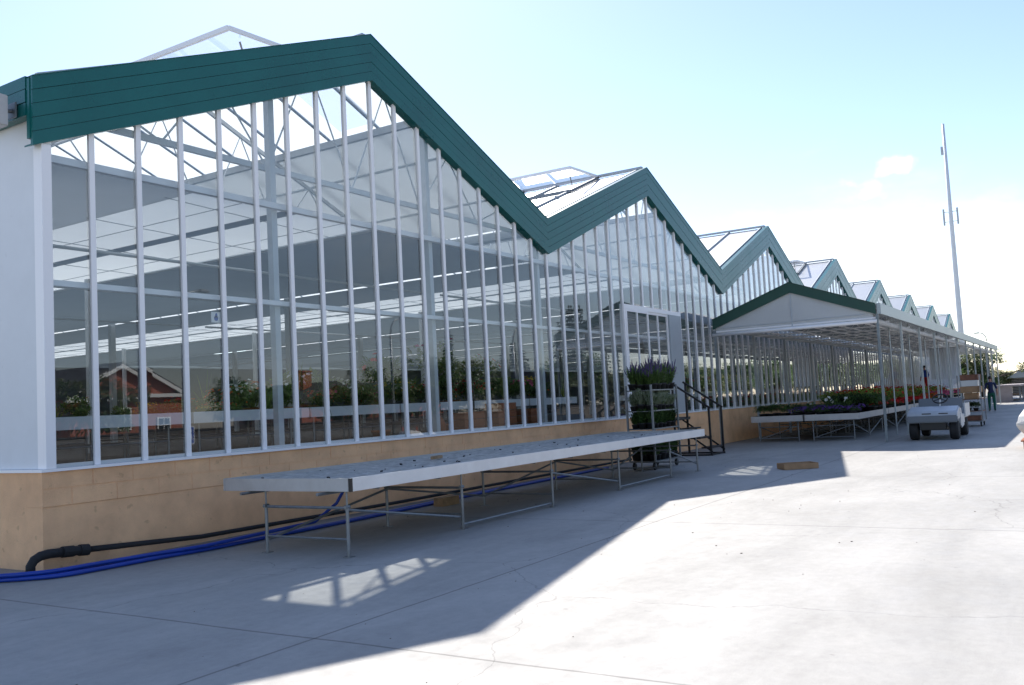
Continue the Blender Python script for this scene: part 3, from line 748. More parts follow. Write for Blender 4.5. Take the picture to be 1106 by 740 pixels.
b = MB(); b.bar((23.486,-1.62,.03),(24.414,-1.62,.03),.04,.04); b.build('base_bar', M['black'], S)

# ------------------------------------------------------------------ plant trolleys
def trolley(loc, lx, ly, h, shelves, label, m, shelfm, rz=0):
    t = thing('plant_trolley', label, 'trolley', loc)
    for sx in (-1,1):
        for sy in (-1,1):
            x,y = sx*lx/2,sy*ly/2
            b = MB(); b.box(x-.02,x+.02,y-.02,y+.02,.2,h); b.build('post', m, t, local=True)
            w = MB(); w.lathe([(.03,-.022),(.075,-.022),(.085,-.014),(.085,.014),(.075,.022),(.03,.022)],(x*.86,y*.8,.085),12,axis='y'); wh = w.build('wheel', M['rubber'], t, local=True)
            k = MB(); k.box(x*.86-.02,x*.86+.02,y*.8+.024,y*.8+.032,.07,.2); k.box(x*.86-.02,x*.86+.02,y*.8-.032,y*.8-.024,.07,.2); k.build('wheel_fork', m, wh, local=True)
    b = MB(); b.box(-lx/2,lx/2,-ly/2,ly/2,.17,.2); 
    b.build('base', m, t, local=True)
    for z in shelves:
        b = MB(); b.box(-lx/2+.022,lx/2-.022,-ly/2+.005,ly/2-.005,z-.012,z); b.box(-lx/2+.022,lx/2-.022,-ly/2-.006,-ly/2+.004,z-.016,z+.014); b.box(-lx/2+.022,lx/2-.022,ly/2-.004,ly/2+.006,z-.016,z+.014)
        b.build('shelf', shelfm, t, local=True)
    t.rotation_euler=(0,0,rz)
    return t
TX,TY = 19.72,-1.62
trolley((TX,TY,0),1.5,.62,1.92,[.92,1.33,1.80],'steel plant trolley stacked with lavender and herbs beside the entry steps',M['galv'],M['galv'])
r4 = random.Random(8)
for kd,z,nm,sc in ((lavk,1.81,'purple lavender in a black pot on the top shelf of the trolley',1.3),(santk,1.34,'grey green herb in a black pot on the second shelf of the trolley',1.15),(rosek,.93,'dark green herb in a black pot on the third shelf of the trolley',1.1),(rosek,.21,'dark green herb in a black pot on the base of the trolley',1.3)):
    for i in range(6):
        for j in range(3):
            kd.put((TX-.62+i*.248+r4.uniform(-.02,.02),TY-.2+j*.2,z),nm,'pots on the plant trolley',r4.uniform(0,6.28),sc*r4.uniform(.78,1.16))
# little white figurines hung with tags by the trolley
b=MB(); b.lathe([(.05,0),(.055,.2),(.035,.22),(.04,.34),(.02,.36)],(18.86,-1.75,.905),12)

# ------------------------------------------------------------------ canopy
CX0,CX1,CF,CB = 28.0,72.0,-5.25,-.38
CYM = (CF+CB)/2; CZE, CZP = 4.03, 4.93
KC = (CZP-CZE)/((CB-CF)/2)
def cz_(y): return CZE + KC*((CB-CF)/2-abs(y-CYM))
C = thing('sales_canopy','long gabled sales canopy with a dark green front gable and slim steel posts','canopy',(CX0,CYM,0))
b = MB()
for a,c in (((CF,CZE),(CYM,CZP)),((CYM,CZP),(CB+.06,CZE-.02))):
    b.prism([a,c,(c[0],c[1]-.31),(a[0],a[1]-.31)],0,CX0-.10,CX0-.03)
    b.prism([(a[0],a[1]+.015),(c[0],c[1]+.015),(c[0],c[1]-.0),(a[0],a[1]-.0)],0,CX0-.13,CX0+.02)
b.build('gable_fascia', M['dgreen'], C)
b = MB(); b.prism([(CF+.1,3.56),(CB-.02,3.56),(CB-.02,cz_(CB-.02)-.2),(CYM,CZP-.22),(CF+.1,cz_(CF+.1)-.2)],0,CX0-.012,CX0+.0); b.build('gable_infill', M['infill'], C)
b = MB(); b.tube([(CX0-.02,CF,3.52),(CX0-.02,CB+.1,3.52)],.055,10); b.build('tie_tube', M['white'], C, smooth=True)
b = MB(); b.box(CX0-.03,CX0-.013,CYM-.02,CYM+.02,3.57,CZP-.3); b.tube([(CX0-.025,CF+.3,3.75),(CX0-.025,CB-.2,3.72)],.012,6); b.build('gable_stay', M['steelpaint'], C)
b = MB()
b.prism([(CF,CZE),(CYM,CZP),(CB,CZE),(CB,CZE-.012),(CYM,CZP-.012),(CF,CZE-.012)],0,CX0-.02,CX1); b.build('roof_cover', M['film'], C)
b = MB(); b.box(CX0-.02,CX1,CF-.13,CF-.02,3.72,CZE+.01); b.build('gutter_beam', M['gutter'], C, bevel=.006)
b = MB(); b.tube([(CX0+.1,CF+.14,3.56),(CX1-.1,CF+.14,3.56)],.085,10); b.build('rolled_curtain', M['bag'], C, smooth=True)
b = MB(); b.box(CX0,CX1,CB+.02,CB+.1,3.66,3.78); b.build('wall_beam', M['steelpaint'], C)
for i in range(12):
    x = CX0+4*i
    b = MB(); b.box(x-.035,x+.035,CF-.05,CF+.02,.012,3.72); b.box(x-.07,x+.07,CF-.085,CF+.055,0,.012)
    b.build('post', M['post'] if i==0 else M['postlight'], C)
    if i:
        b = MB(); b.tube([(x-.05,CF+.34,0),(x-.05,CF+.34,cz_(CF+.34)-.05)],.024,8); b.build('curtain_post', M['postlight'], C)
    b = MB(); b.box(x-.04,x+.04,CB-.02,CB+.06,0,3.66); b.build('wall_post', M['post'] if i==0 else M['steelpaint'], C)
for i in range(23):
    x = CX0+2*i
    b = MB(); b.tube([(x,CF,3.62),(x,CB,3.62)],.026,6); b.tube([(x,CF,CZE-.05),(x,CYM,CZP-.05),(x,CB,CZE-.05)],.022,6)
    b.tube([(x,CYM-1.2,3.62),(x,CYM,CZP-.06),(x,CYM+1.2,3.62)],.012,5)
    b.build('frame_hoop', M['white'], C)
for y in (-4.4,-3.6,CYM,-2.0,-1.2):
    b = MB(); b.tube([(CX0,y,3.66),(CX1,y,3.66)],.02,6); b.tube([(CX0,y,cz_(y)-.07),(CX1,y,cz_(y)-.07)],.02,6); b.build('purlin', M['white'], C)
cur = MB(); n=40
for k in range(n):
    def PP(k): 
        y=-4.5+1.5*k/n; return 56+.05*math.sin(k*.9), y
    (x1,y1),(x2,y2)=PP(k),PP(k+1)
    cur.add([(x1,y1,1.85),(x2,y2,1.85),(x2,y2,3.6),(x1,y1,3.6)],[(0,1,2,3)])
cu = thing('plastic_curtain','milky plastic curtain hanging under the far part of the canopy','curtain',(56,-3.75,3.6))
cur.build('sheet', M['curtain'], cu, smooth=True, recalc=False)
b=MB(); b.tube([(56,-4.6,3.605),(56,-2.9,3.605)],.02,6); b.build('rod',M['galv'],cu)

# flower benches under the canopy
BR = [(-4.30,-2.66),(-2.60,-.95)]
for i in range(6):
    for j,(ya,yb) in enumerate(BR):
        x = 29.2+i*5.1
        t = thing('flower_bench', ORD[i]+(' flower bench from the canopy front, outer row beside the posts' if j==0 else ' flower bench from the canopy front, inner row beside the wall'), 'bench', (x+2.5,(ya+yb)/2,0), 'flower benches under the canopy')
        b = MB(); z=.84
        b.box(x,x+5,ya,ya+.03,z-.19,z); b.box(x,x+5,yb-.03,yb,z-.19,z); b.box(x,x+.03,ya+.031,yb-.031,z-.19,z); b.box(x+4.97,x+5,ya+.031,yb-.031,z-.19,z); b.build('rim', M['alu'], t)
        b = MB(); b.box(x+.031,x+4.969,ya+.031,yb-.031,z-.18,z-.05); b.build('bed', M['soil'], t)
        for xx in (x+.2,x+2.5,x+4.8):
            for yy in (ya+.2,yb-.2):
                b = MB(); b.tube([(xx,yy,0),(xx,yy,z-.19)],.02,6); b.build('leg', M['galv'], t)
        b = MB()
        for yy in (ya+.2,yb-.2): b.tube([(x+.2,yy,.5),(x+2.5,yy,.1),(x+4.8,yy,.5)],.013,6)
        for xx in (x+.2,x+2.5,x+4.8): b.tube([(xx,ya+.2,.48),(xx,yb-.2,.48)],.016,6); b.tube([(xx,ya+.2,.12),(xx,yb-.2,.12)],.012,6)
        b.tube([(x+.2,ya+.2,.5),(x+.2,yb-.2,.1)],.012,6)
        b.build('brace', M['galv'], t)
PT=(.1,.11,M['pot'])
dgr = Kind('dark_leafy_plant','plant',[bush_parts(61,220,.24,.24,.1,.08,.04,[M['leaf2'],M['conifer']],pot=PT),bush_parts(62,220,.24,.24,.1,.08,.04,G2,pot=PT)])
lgr = Kind('light_leafy_plant','plant',[bush_parts(63,220,.24,.30,.1,.08,.04,[M['leaf4'],M['leaf3']],M['fl_red'],10,.04,pot=PT),bush_parts(64,220,.24,.30,.1,.08,.04,[M['leaf4'],M['leaf1']],M['fl_red'],4,.04,pot=PT)])
pur = Kind('purple_flowering_plant','plant',[bush_parts(65,160,.2,.12,.1,.06,.03,G2,M['fl_purple'],34,.035,pot=PT)])
redm= Kind('red_bedding_plant','plant',[bush_parts(66,130,.24,.13,.1,.07,.04,G2,M['fl_red'],64,.045,pot=PT)])
orm = Kind('orange_bedding_plant','plant',[bush_parts(67,140,.24,.16,.1,.07,.04,G12,M['fl_orange'],40,.045,pot=PT)])
pkm = Kind('pink_bedding_plant','plant',[bush_parts(68,150,.24,.18,.1,.07,.04,G12,M['fl_pink'],40,.045,pot=PT)])
whm = Kind('white_flower_plant','plant',[bush_parts(69,90,.16,.34,.1,.09,.035,G12,M['fl_whitef'],2,.06,pot=PT)])
r5 = random.Random(21)
def rows(kd,label,x0,x1,y0,y1,dx,dy,sc,z=.79):
    x=x0
    while x<x1:
        y=y0
        while y<=y1:
            kd.put((x+r5.uniform(-.04,.04),y+r5.uniform(-.04,.04),z),label,label.split(',')[0],r5.uniform(0,6.28),sc*r5.uniform(.88,1.12)); y+=dy
        x+=dx
rows(dgr,'dark green leafy plant at the wall end of the first flower bench',29.5,30.3,-1.9,-1.2,.42,.34,1.15)
rows(pur,'low purple flowering plant on the front flower benches under the canopy',29.45,30.4,-4.05,-2.2,.4,.34,1.)
rows(dgr,'low dark green plant in the middle of the front flower benches',30.6,32.4,-3.4,-2.0,.45,.45,1.)
for i,(x,y) in enumerate(((29.6,-2.75),(29.55,-3.55),(29.9,-3.9),(30.2,-3.2))): whm.put((x,y,.79),'white flower on a tall stem among purple plants on the front flower benches','tall white flowers',i,1.+.1*i)
rows(dgr,'dark bushy plant in the tall block behind the purple flowers',32.2,34.2,-4.05,-2.7,.42,.4,1.6)
rows(redm,'red bedding plant in the outer row of flower benches',34.5,43.8,-4.12,-3.8,.42,.3,1.0)
rows(lgr,'light green plant with red flowers behind the red bedding plants',34.6,44,-3.4,-1.9,.62,.6,1.65)
rows(orm,'orange bedding plant on the benches beyond the utility cart',44.9,49,-4.1,-3.7,.6,.4,1.1)
rows(pkm,'pink bedding plant on the far benches under the canopy',49.8,59,-4.1,-3.4,.75,.5,1.2)
rows(lgr,'light green plant with red flowers on the far inner benches',45,59,-3.2,-1.8,1.2,.7,1.6)

# ------------------------------------------------------------------ utility cart (front faces -X)
fx, cyy = 28.35, -6.45
U = thing('utility_cart','grey utility cart with black steering wheel and no roof parked by the canopy','cart',(fx+1.6,cyy,0))
b = MB(); b.prism([(fx,.56),(fx-.02,.62),(fx+.03,.75),(fx+.10,.82),(fx+.75,.95),(fx+.80,.95),(fx+.80,.62),(fx+.72,.58),(fx+.12,.54)],1,cyy-.66,cyy+.66); b.build('front_cowl', M['cartgrey'], U, bevel=.035, smooth=False)
b = MB(); b.box(fx-.05,fx+.04,cyy-.67,cyy+.67,.50,.70); b.build('bumper', M['vinyl'], U, bevel=.03)
b = MB(); b.box(fx+.1,fx+.6,cyy-.34,cyy+.34,.30,.52); b.box(fx+.6,fx+3.0,cyy-.35,cyy+.35,.26,.36); b.build('chassis', M['black'], U)
b = MB()
for y0,y1 in ((-.42,-.18),(.02,.26)): b.box(fx+.02,fx+.062,cyy+y0,cyy+y1,.742,.770)
b.build('vent_slot', M['black'], U)
b = MB(); b.box(fx+.80,fx+1.55,cyy-.62,cyy+.62,.33,.38); b.build('floor_pan', M['vinyl'], U)
b = MB(); b.prism([(fx+1.45,.40),(fx+1.38,.68),(fx+2.05,.68),(fx+2.05,.40)],1,cyy-.64,cyy+.64); b.build('seat_base', M['cartwhite'], U, bevel=.02)
b = MB(); b.box(fx+1.36,fx+1.95,cyy-.60,cyy+.60,.685,.80); b.build('seat', M['vinyl'], U, bevel=.035)
b = MB(); b.prism([(fx+1.90,.86),(fx+2.02,1.17),(fx+2.10,1.15),(fx+1.99,.84)],1,cyy-.62,cyy+.60); b.build('backrest', M['vinyl'], U, bevel=.025)
b = MB()
for y in (-.45,.45): b.tube([(fx+1.98,cyy+y,.7),(fx+2.07,cyy+y,1.02)],.02,6)
b.build('backrest_bracket', M['black'], U)
for y in (-1,1):
    b = MB(); b.prism([(fx+.72,.38),(fx+.78,.9),(fx+.95,.86),(fx+1.15,.45),(fx+1.5,.45),(fx+1.5,.36),(fx+.9,.30)],1,cyy+y*.645,cyy+y*.675); b.build('side_panel', M['cartwhite'], U, bevel=.008)
    b = MB(); b.box(fx+2.02,fx+3.3,cyy+y*.64,cyy+y*.68,.58,.98); b.build('bed_side', M['cartwhite'], U, bevel=.01)
b = MB(); b.box(fx+2.06,fx+3.3,cyy-.635,cyy+.635,.55,.60); b.box(fx+3.25,fx+3.30,cyy-.635,cyy+.635,.601,.97); b.build('cargo_bed', M['cartwhite'], U, bevel=.008)
sw = Vector((fx+1.12,cyy-.12,1.16)); ax = Vector((-.62,0,.78)).normalized(); aa = Vector((0,1,0)); bb = ax.cross(aa)
b = MB(); b.tube([sw+(aa*math.cos(t)+bb*math.sin(t))*.20 for t in [2*math.pi*k/24 for k in range(25)]],.019,8)
for k in range(3): t=2*math.pi*k/3+.5; b.tube([sw,sw+(aa*math.cos(t)+bb*math.sin(t))*.19],.013,6)
b.lathe([(.0,-.02),(.05,-.02),(.05,.02),(.0,.02)],tuple(sw),12)
b.build('steering_wheel', M['black'], U)
b = MB(); b.tube([sw,(fx+.74,cyy-.12,.70)],.022,8); b.build('steering_column', M['cartwhite'], U)
for i,(wx,wy) in enumerate(((fx+.36,-.53),(fx+.36,.53),(fx+2.6,-.53),(fx+2.6,.53))):
    w = MB(); rr=.28; w.lathe([(.13,-.12),(rr-.03,-.115),(rr,-.07),(rr,.07),(rr-.03,.115),(.13,.12)],(wx,cyy+wy,rr),24,axis='y'); wh = w.build('wheel', M['rubber'], U, smooth=False)
    w = MB(); w.lathe([(.02,-.105),(.128,-.10),(.128,.10),(.02,.105)],(wx,cyy+wy,rr),16,axis='y'); w.build('rim', M['cartwhite'], wh)
b = MB()
for y in (-.5,.5): b.lathe([(.0,-.02),(.06,-.02),(.065,.02),(.0,.02)],(fx-.055,cyy+y,.52),12)

# ------------------------------------------------------------------ rusty trolley with boxes
trolley((37.2,-6.7,0),1.35,.72,1.86,[.55,.98],'rust red plant trolley loaded with cardboard boxes behind the utility cart',M['galv'],M['rust'])
def boxthing(name,x0,x1,y0,y1,z0,z1,m,label,cat='box'):
    t = thing(name,label,cat,((x0+x1)/2,(y0+y1)/2,z0),'boxes on the rusty trolley')
    b = MB(); b.box(x0,x1,y0,y1,z0,z1); b.build('body',m,t,bevel=.008)
    b = MB(); b.box(x0-.006,x1+.006,y0-.006,y1+.006,z1-.05,z1+.006); b.build('lid',m,t,bevel=.004)
boxthing('cardboard_box',36.6,37.8,-7.02,-6.4,1.22,1.44,M['card'],'wide brown cardboard box, lowest of the top stack on the rusty trolley')
boxthing('cardboard_box',36.6,37.7,-6.98,-6.44,1.455,1.66,M['cartwhite'],'pale grey carton between two brown boxes on the rusty trolley')
boxthing('cardboard_box',36.65,37.75,-7.0,-6.42,1.672,1.87,M['rust'],'dark brown box topmost of the stack on the rusty trolley')
boxthing('cardboard_box',36.7,37.3,-6.95,-6.5,.99,1.2,M['card'],'small brown box on the upper shelf of the rusty trolley')
boxthing('cardboard_box',36.7,37.7,-6.98,-6.45,.205,.37,M['rust'],'dark red box on the base of the rusty trolley')
for i,(x,y) in enumerate(((36.75,-6.85),(36.95,-6.55),(37.3,-6.8),(37.55,-6.55))):
    dgr.put((x,y,.555),'small dark plant on the lower shelf of the rusty trolley','small plants on the rusty trolley',i,.9)

lt = MB(); rl = random.Random(33)
for k in range(170):
    x,y = rl.uniform(3,34), rl.uniform(-9.4,-.6)
    if y < -8.6 and x < 6: continue
    q = rl.uniform(.004,.011)*(.6 if x<9 else 1.); ang=rl.uniform(0,6.28); npt=6
    pts=[(x+q*rl.uniform(.5,1.3)*math.cos(ang+6.283*i/npt)*1.5, y+q*rl.uniform(.4,1.1)*math.sin(ang+6.283*i/npt)) for i in range(npt)]
    lt.prism(pts,2,.001,.001+q*.5)
tag(lt.build('litter', M['bark']), 'scattered dry leaf bits and grit on the concrete apron', 'litter', kind='stuff')

# ------------------------------------------------------------------ far right things
t = thing('potting_table','long pale table with a grey end panel far down the apron','table',(80,-5.6,0))
b = MB(); b.box(74.4,89,-6.4,-4.6,1.15,1.27); b.build('tabletop', M['pinkbrown'], t)
b = MB(); b.box(74.5,74.6,-5.9,-4.65,.0,1.148); b.build('end_panel', M['pinkbrown'], t)
for x in (78,82,86,88.8):
    for y in (-6.2,-4.8):
        b = MB(); b.box(x-.06,x+.06,y-.06,y+.06,0,1.148); b.build('leg', M['galv'], t)
b = MB(); b.box(78,88.8,-6.1,-4.9,.42,.48); b.build('lower_shelf', M['wood'], t)
B = thing('bulk_bag','white woven bulk bag with orange lifting loops at the right edge of the apron','bag',(24.6,-9.45,0))
prof=[(.36,.20),(.50,.26),(.66,.44),(.72,.56),(.64,.74),(.50,.90),(.40,.95),(.0,.97)]
b = MB(); n=9; vs=[]; rb=random.Random(4)
for r_,z in prof:
    for k in range(n):
        tt=2*math.pi*k/n; sq=1/max(abs(math.cos(tt)),abs(math.sin(tt)))
        q=r_*(.55+.45*min(sq,1.25))*(1+.03*math.sin(tt*5+z*7)); vs.append((24.6+q*math.cos(tt),-9.45+q*math.sin(tt),z))
fs=[(i*n+k,i*n+(k+1)%n,(i+1)*n+(k+1)%n,(i+1)*n+k) for i in range(len(prof)-1) for k in range(n)]+[tuple(range(n))]
b.add(vs,fs); b.build('sack', M['bag'], B, bevel=.02)
for k in range(4):
    a=k*math.pi/2+.785; cx_,cy_=24.6+.42*math.cos(a),-9.45+.42*math.sin(a); d=Vector((-math.sin(a),math.cos(a),0))
    b = MB(); b.tube([Vector((cx_,cy_,.90))-d*.1]+[Vector((cx_,cy_,.93+.13*math.sin(math.pi*q/6)))-d*.1*math.cos(math.pi*q/6) for q in range(1,6)]+[Vector((cx_,cy_,.90))+d*.1],.025,6); b.build('lifting_loop', M['fl_orange'], B)
pl_ = thing('pallet','red brown slatted pallet under the white bulk bag','pallet',(24.6,-9.45,0))
b = MB()
for k in range(7): b.box(24.02+k*.17,24.16+k*.17,-10.1,-8.85,.165,.198)
b.build('deck', M['terra'], pl_)
for y in (-10.05,-9.5,-8.95):
    b = MB(); b.box(24.0,25.2,y-.05,y+.05,.0,.163); b.build('runner', M['terra'], pl_)

# mast
mt = thing('antenna_mast','tall pale tapering antenna mast beyond the end of the greenhouse','mast',(120,1.5,0))
b = MB(); b.tube([(120,1.5,0),(120,1.5,10),(120,1.5,20),(120,1.5,33)],[.36,.31,.25,.15],16); b.build('pole', M['panel'], mt, smooth=True)
for k,(dx,dy) in enumerate(((.0,.75),(.0,-.75),(.6,0))):
    b = MB(); b.box(120+dx-.08,120+dx+.08,1.5+dy-.1,1.5+dy+.1,20.6,22.6); a=b.build('antenna', M['steelpaint'], mt)
    b = MB(); b.tube([(120,1.5,21.0),(120+dx,1.5+dy,21.0)],.04,6); b.tube([(120,1.5,22.2),(120+dx,1.5+dy,22.2)],.04,6); b.build('antenna_arm', M['steelpaint'], a)
b = MB(); b.box(119.75,120.0,1.7,1.95,29.2,30.2); b.build('radio_unit', M['steelpaint'], mt)

# street lamps: one far beyond the canopy, three across the street (seen as reflections in the glass)
def lamp(loc, h, arm, label, rz=0):
    t = thing('street_lamp', label, 'street lamp', loc, None)
    b = MB(); b.tube([(0,0,0),(0,0,h*.5),(0,0,h-.9)],[.09,.07,.055],8); b.tube([(0,0,h-.9),(arm*.08,0,h-.45),(arm*.35,0,h-.12),(arm*.8,0,h)],.045,8); b.build('pole', M['galv'], t, smooth=True, local=True)
    b = MB(); b.prism([(arm*.75,h-.06),(arm*.8,h+.07),(arm*1.25,h+.05),(arm*1.35,h-.05)],1,-.13,.13); b.build('lamp_head', M['galv'], t, local=True, bevel=.02)
    t.rotation_euler=(0,0,rz); return t
lamp((104,-2.35,0),6.6,.9,'slender street lamp standing beyond the far end of the canopy',1.2)
for i,x in enumerate((23.6,36.,48.)):
    lamp((x,-20.,-.0),7.0-.5*(i>0),1.1,['grey street lamp across the apron nearest the brick house','grey street lamp across the apron, second along the street','grey street lamp across the apron, third along the street'][i],.0)

# ------------------------------------------------------------------ trees
def crown_mb(seed, n, cl, ll, lw, shape):
    r = random.Random(seed); b = MB(); cs=[]
    for _ in range(cl):
        cs.append((shape(r), r.uniform(.55,1.25)))
    for _ in range(n):
        c,rad = r.choice(cs); d=rdir(r,.2); p=c+d*rad*r.uniform(.35,1.05)
        b.leaf(p,(d+Vector((0,0,r.uniform(-.6,.3)))),ll*r.uniform(.6,1.3),lw*r.uniform(.7,1.2),0 if r.random()<.65 else 1,.3)
    return b,cs
def round_tree(seed,h,rx,m2,name='broadleaf_tree'):
    b,cs = crown_mb(seed,3600,16,.30,.16,lambda r:Vector((r.gauss(0,.45)*rx,r.gauss(0,.45)*rx,h*r.uniform(.38,.86))))
    t = MB(); t.tube([(0,0,-.05),(.05,.02,h*.2),(0,.05,h*.45)],[.20,.16,.11],8)
    for c,rad in cs[:9]: t.tube([(0,.03,h*.25),Vector((c.x*.5,c.y*.5,(h*.3+c.z)/2)),c],[.10,.07,.03],6)
    return [('crown',b,m2,False),('trunk',t,M['bark'],True)]
def conifer(seed,h,rx):
    r = random.Random(seed); b = MB(); lv=int(h*4.2)
    for i in range(lv):
        z=h*(.1+.9*i/lv); rr=rx*(1-(i/lv))**.85*r.uniform(.75,1.15)+.05
        for k in range(9):
            a=r.uniform(0,6.283); d=Vector((math.cos(a),math.sin(a),-.18)); l=rr*r.uniform(.6,1.1)
            q=0
            while q<l:
                p=Vector((0,0,z))+d*q
                for sgn in (-1,0,1):
                    dd=Vector((math.cos(a+sgn*.9),math.sin(a+sgn*.9),r.uniform(-.5,.1)))
                    b.leaf(p,dd,.34*r.uniform(.7,1.2),.13,0,.2)
                q+=.28
    for k in range(6): b.leaf((0,0,h*.97),(r.gauss(0,.2),r.gauss(0,.2),1),.4,.1)
    t = MB(); t.tube([(0,0,-.05),(0,0,h*.5),(0,0,h)],[.16,.09,.02],8)
    return [('crown',b,[M['conifer']],False),('trunk',t,M['bark'],True)]
OL=[M['olive'],M['leaf2']]
tr = Kind('broadleaf_tree','tree',[round_tree(71,4.4,2.2,OL),round_tree(72,3.8,2.0,OL),round_tree(73,4.6,2.3,G2)])
cf = Kind('conifer_tree','tree',[conifer(81,7,1.5),conifer(82,6,1.4)])
far = [(106,-1.4,1.22,0,'olive green bushy tree right behind the walking man'),(111,-3.5,.72,1,'rounded olive tree beside the dark roofed house'),(108,1.0,1.0,2,'tree seen between the far canopy posts'),(118,-5.0,.6,1,'small tree farthest right on the skyline'),(112,.3,.85,0,'dark tree near the foot of the antenna mast'),(103.6,-2.2,.55,2,'low shrub like tree behind the far table')]
for i,(x,y,s,v,lb) in enumerate(far): tr.put((x,y,0),lb,None,i*1.3,s,v)
beh = [(27,-31,1.0,0),(46,-32,.9,1),(44.5,-40,1.1,2),(22,-33,.9,1),(50,-31,1.0,0)]
for i,(x,y,s,v) in enumerate(beh): tr.put((x,y,0),ORD[i]+' leafy tree near the brick houses across the street','trees near the brick houses',i*1.1,s,v)
rt = random.Random(12); x=55.; i=0
while x < 330:
    tr.put((x,-31-rt.uniform(0,4),0),'leafy tree in the long row across the street','row of trees across the street',rt.uniform(0,6.28),rt.uniform(1.1,1.5)*(1+max(0,x-120)/260),rt.randrange(3)); x+=rt.uniform(3.,4.6)*(1+max(0,x-100)/150)
for i,(x,y,s,v) in enumerate(((53.6,-29.5,1.05,0),(57.7,-29.6,1.05,1),(62.5,-29.2,1.0,0),(74.,-29.4,1.5,0),(66,-30,1.1,1),(82,-29.5,1.5,1))): cf.put((x,y,0),ORD[i]+' dark conifer along the street across the apron','conifers across the street',i,s,v)

# ------------------------------------------------------------------ house far right, houses and walls across the street
def house(x0,x1,yf,yb,ze,zr,wallm,label,chim=None,win=True,trim='trim'):
    """gable end faces +y at y=yf"""
    t = thing('brick_house',label,'house',((x0+x1)/2,(yf+yb)/2,0))
    xm=(x0+x1)/2
    b = MB(); b.prism([(x0,-.2),(x1,-.2),(x1,ze),(xm,zr),(x0,ze)],1,yf,yb); b.build('wall',wallm,t)
    b = MB(); ov=.35; k=(zr-ze)/(xm-x0)
    for sg in (-1,1):
        xe=xm+sg*(xm-x0+ov)
        b.prism([(xe,ze-k*ov+.02),(xm,zr+.02),(xm,zr+.2),(xe,ze-k*ov+.2)],1,yf+.25,yb-.25)
    rf=b.build('roof',M['slate'],t)
    b = MB()
    for sg in (-1,1):
        xe=xm+sg*(xm-x0+ov)
        b.prism([(xe,ze-k*ov-.22),(xm,zr-.2),(xm,zr+.06),(xe,ze-k*ov+.06)],1,yf+.255,yf+.36)
    b.box(x0-.3,x1+.3,yf+.005,yf+.34,ze-.35,ze-.1)
    b.build('barge_board',M[trim],t)
    if chim:
        cx_,cy_=chim; b = MB(); b.box(cx_-.55,cx_+.55,cy_-.4,cy_+.4,ze,zr+1.1); b.box(cx_-.62,cx_+.62,cy_-.47,cy_+.47,zr+1.1,zr+1.25); b.build('chimney',M['brick'],rf)
    if win:
        for (wx,wz,ww,wh) in ((xm+.2,1.5,.9,1.35),(xm+2.6,1.0,.9,.9)):
            f = MB(); f.box(wx-ww/2-.1,wx+ww/2+.1,yf+.004,yf+.08,wz-.1,wz); f.box(wx-ww/2-.1,wx+ww/2+.1,yf+.004,yf+.08,wz+wh,wz+wh+.1)
            f.box(wx-ww/2-.1,wx-ww/2,yf+.004,yf+.08,wz+.001,wz+wh-.001); f.box(wx+ww/2,wx+ww/2+.1,yf+.004,yf+.08,wz+.001,wz+wh-.001); f.box(wx-.03,wx+.03,yf+.004,yf+.07,wz+.001,wz+wh-.001); f.box(wx-ww/2+.001,wx+ww/2-.001,yf+.006,yf+.06,wz+wh*.5-.03,wz+wh*.5+.03)
            wo=f.build('window',M['trim'],t)
            g = MB(); g.box(wx-ww/2,wx+ww/2,yf+.002,yf+.02,wz,wz+wh); g.build('pane',M['black'],wo)
    return t
house(34.3,42.6,-45,-56,3.75,5.85,M['brick'],'red brick house with white barge boards across the street, reflected in the left glass')
house(24,34.5,-52,-62,3.6,6.2,M['dbrick'],'darker brick house with a tall chimney left of the red brick house',chim=(31.5,-54.5),win=False,trim='slate')
house(58,66,-47,-57,3.2,4.6,M['brick'],'brick house with a square chimney further along the street',chim=(60.5,-49),win=False,trim='slate')
house(68,76,-47,-57,3.0,4.6,M['brick'],'brick house with a small chimney beyond the conifers',chim=(74,-49),win=False,trim='slate')
t = thing('low_house','low dark walled house with a grey roof at the far right','house',(113,-5.6,0))
b = MB(); b.box(110,116,-10,-3.9,-.1,1.8); b.build('wall',M['dbrick'],t)
b = MB(); b.prism([(-10.4,1.801),(-3.5,1.801),(-4.6,2.5),(-9.3,2.5)],0,109.7,116.3); b.build('roof',M['steelpaint'],t)
b = MB(); b.box(15,130,-28.2,-27.9,-.1,1.25); b.box(15,130,-28.25,-27.85,1.251,1.31)
tag(b.build('street_wall',M['dbrick']),'long low brown brick wall across the street','wall')
# parking sign across the street
t = thing('parking_sign','blue and white parking sign on a post across the apron','sign',(23.6,-19.6,0))
b = MB(); b.tube([(23.6,-19.66,0),(23.6,-19.66,1.5)],.03,8); b.build('post',M['galv'],t)
b = MB(); b.box(23.35,23.85,-19.62,-19.60,.78,1.48); b.build('border',M['signwhite'],t)
b = MB(); b.box(23.385,23.815,-19.599,-19.592,.815,1.445); b.build('plate',M['signblue'],t)
def text(s,size,loc,rot,m,parent,name='lettering'):
    cu = bpy.data.curves.new(name,'FONT'); cu.body=s; cu.size=size; cu.extrude=.003; cu.align_x='CENTER'; cu.align_y='CENTER'
    o = bpy.data.objects.new(name,cu); col.objects.link(o); dg=bpy.context.evaluated_depsgraph_get()
    me = bpy.data.meshes.new_from_object(o.evaluated_get(dg)); bpy.data.objects.remove(o)
    me.materials.clear(); me.materials.append(m); q=link(name,me,parent); q.location=Vector(loc)-origin(parent); q.rotation_euler=rot; return q
text('P',.62,(23.6,-19.588,1.13),(R(90),0,R(180)),M['signwhite'],t)

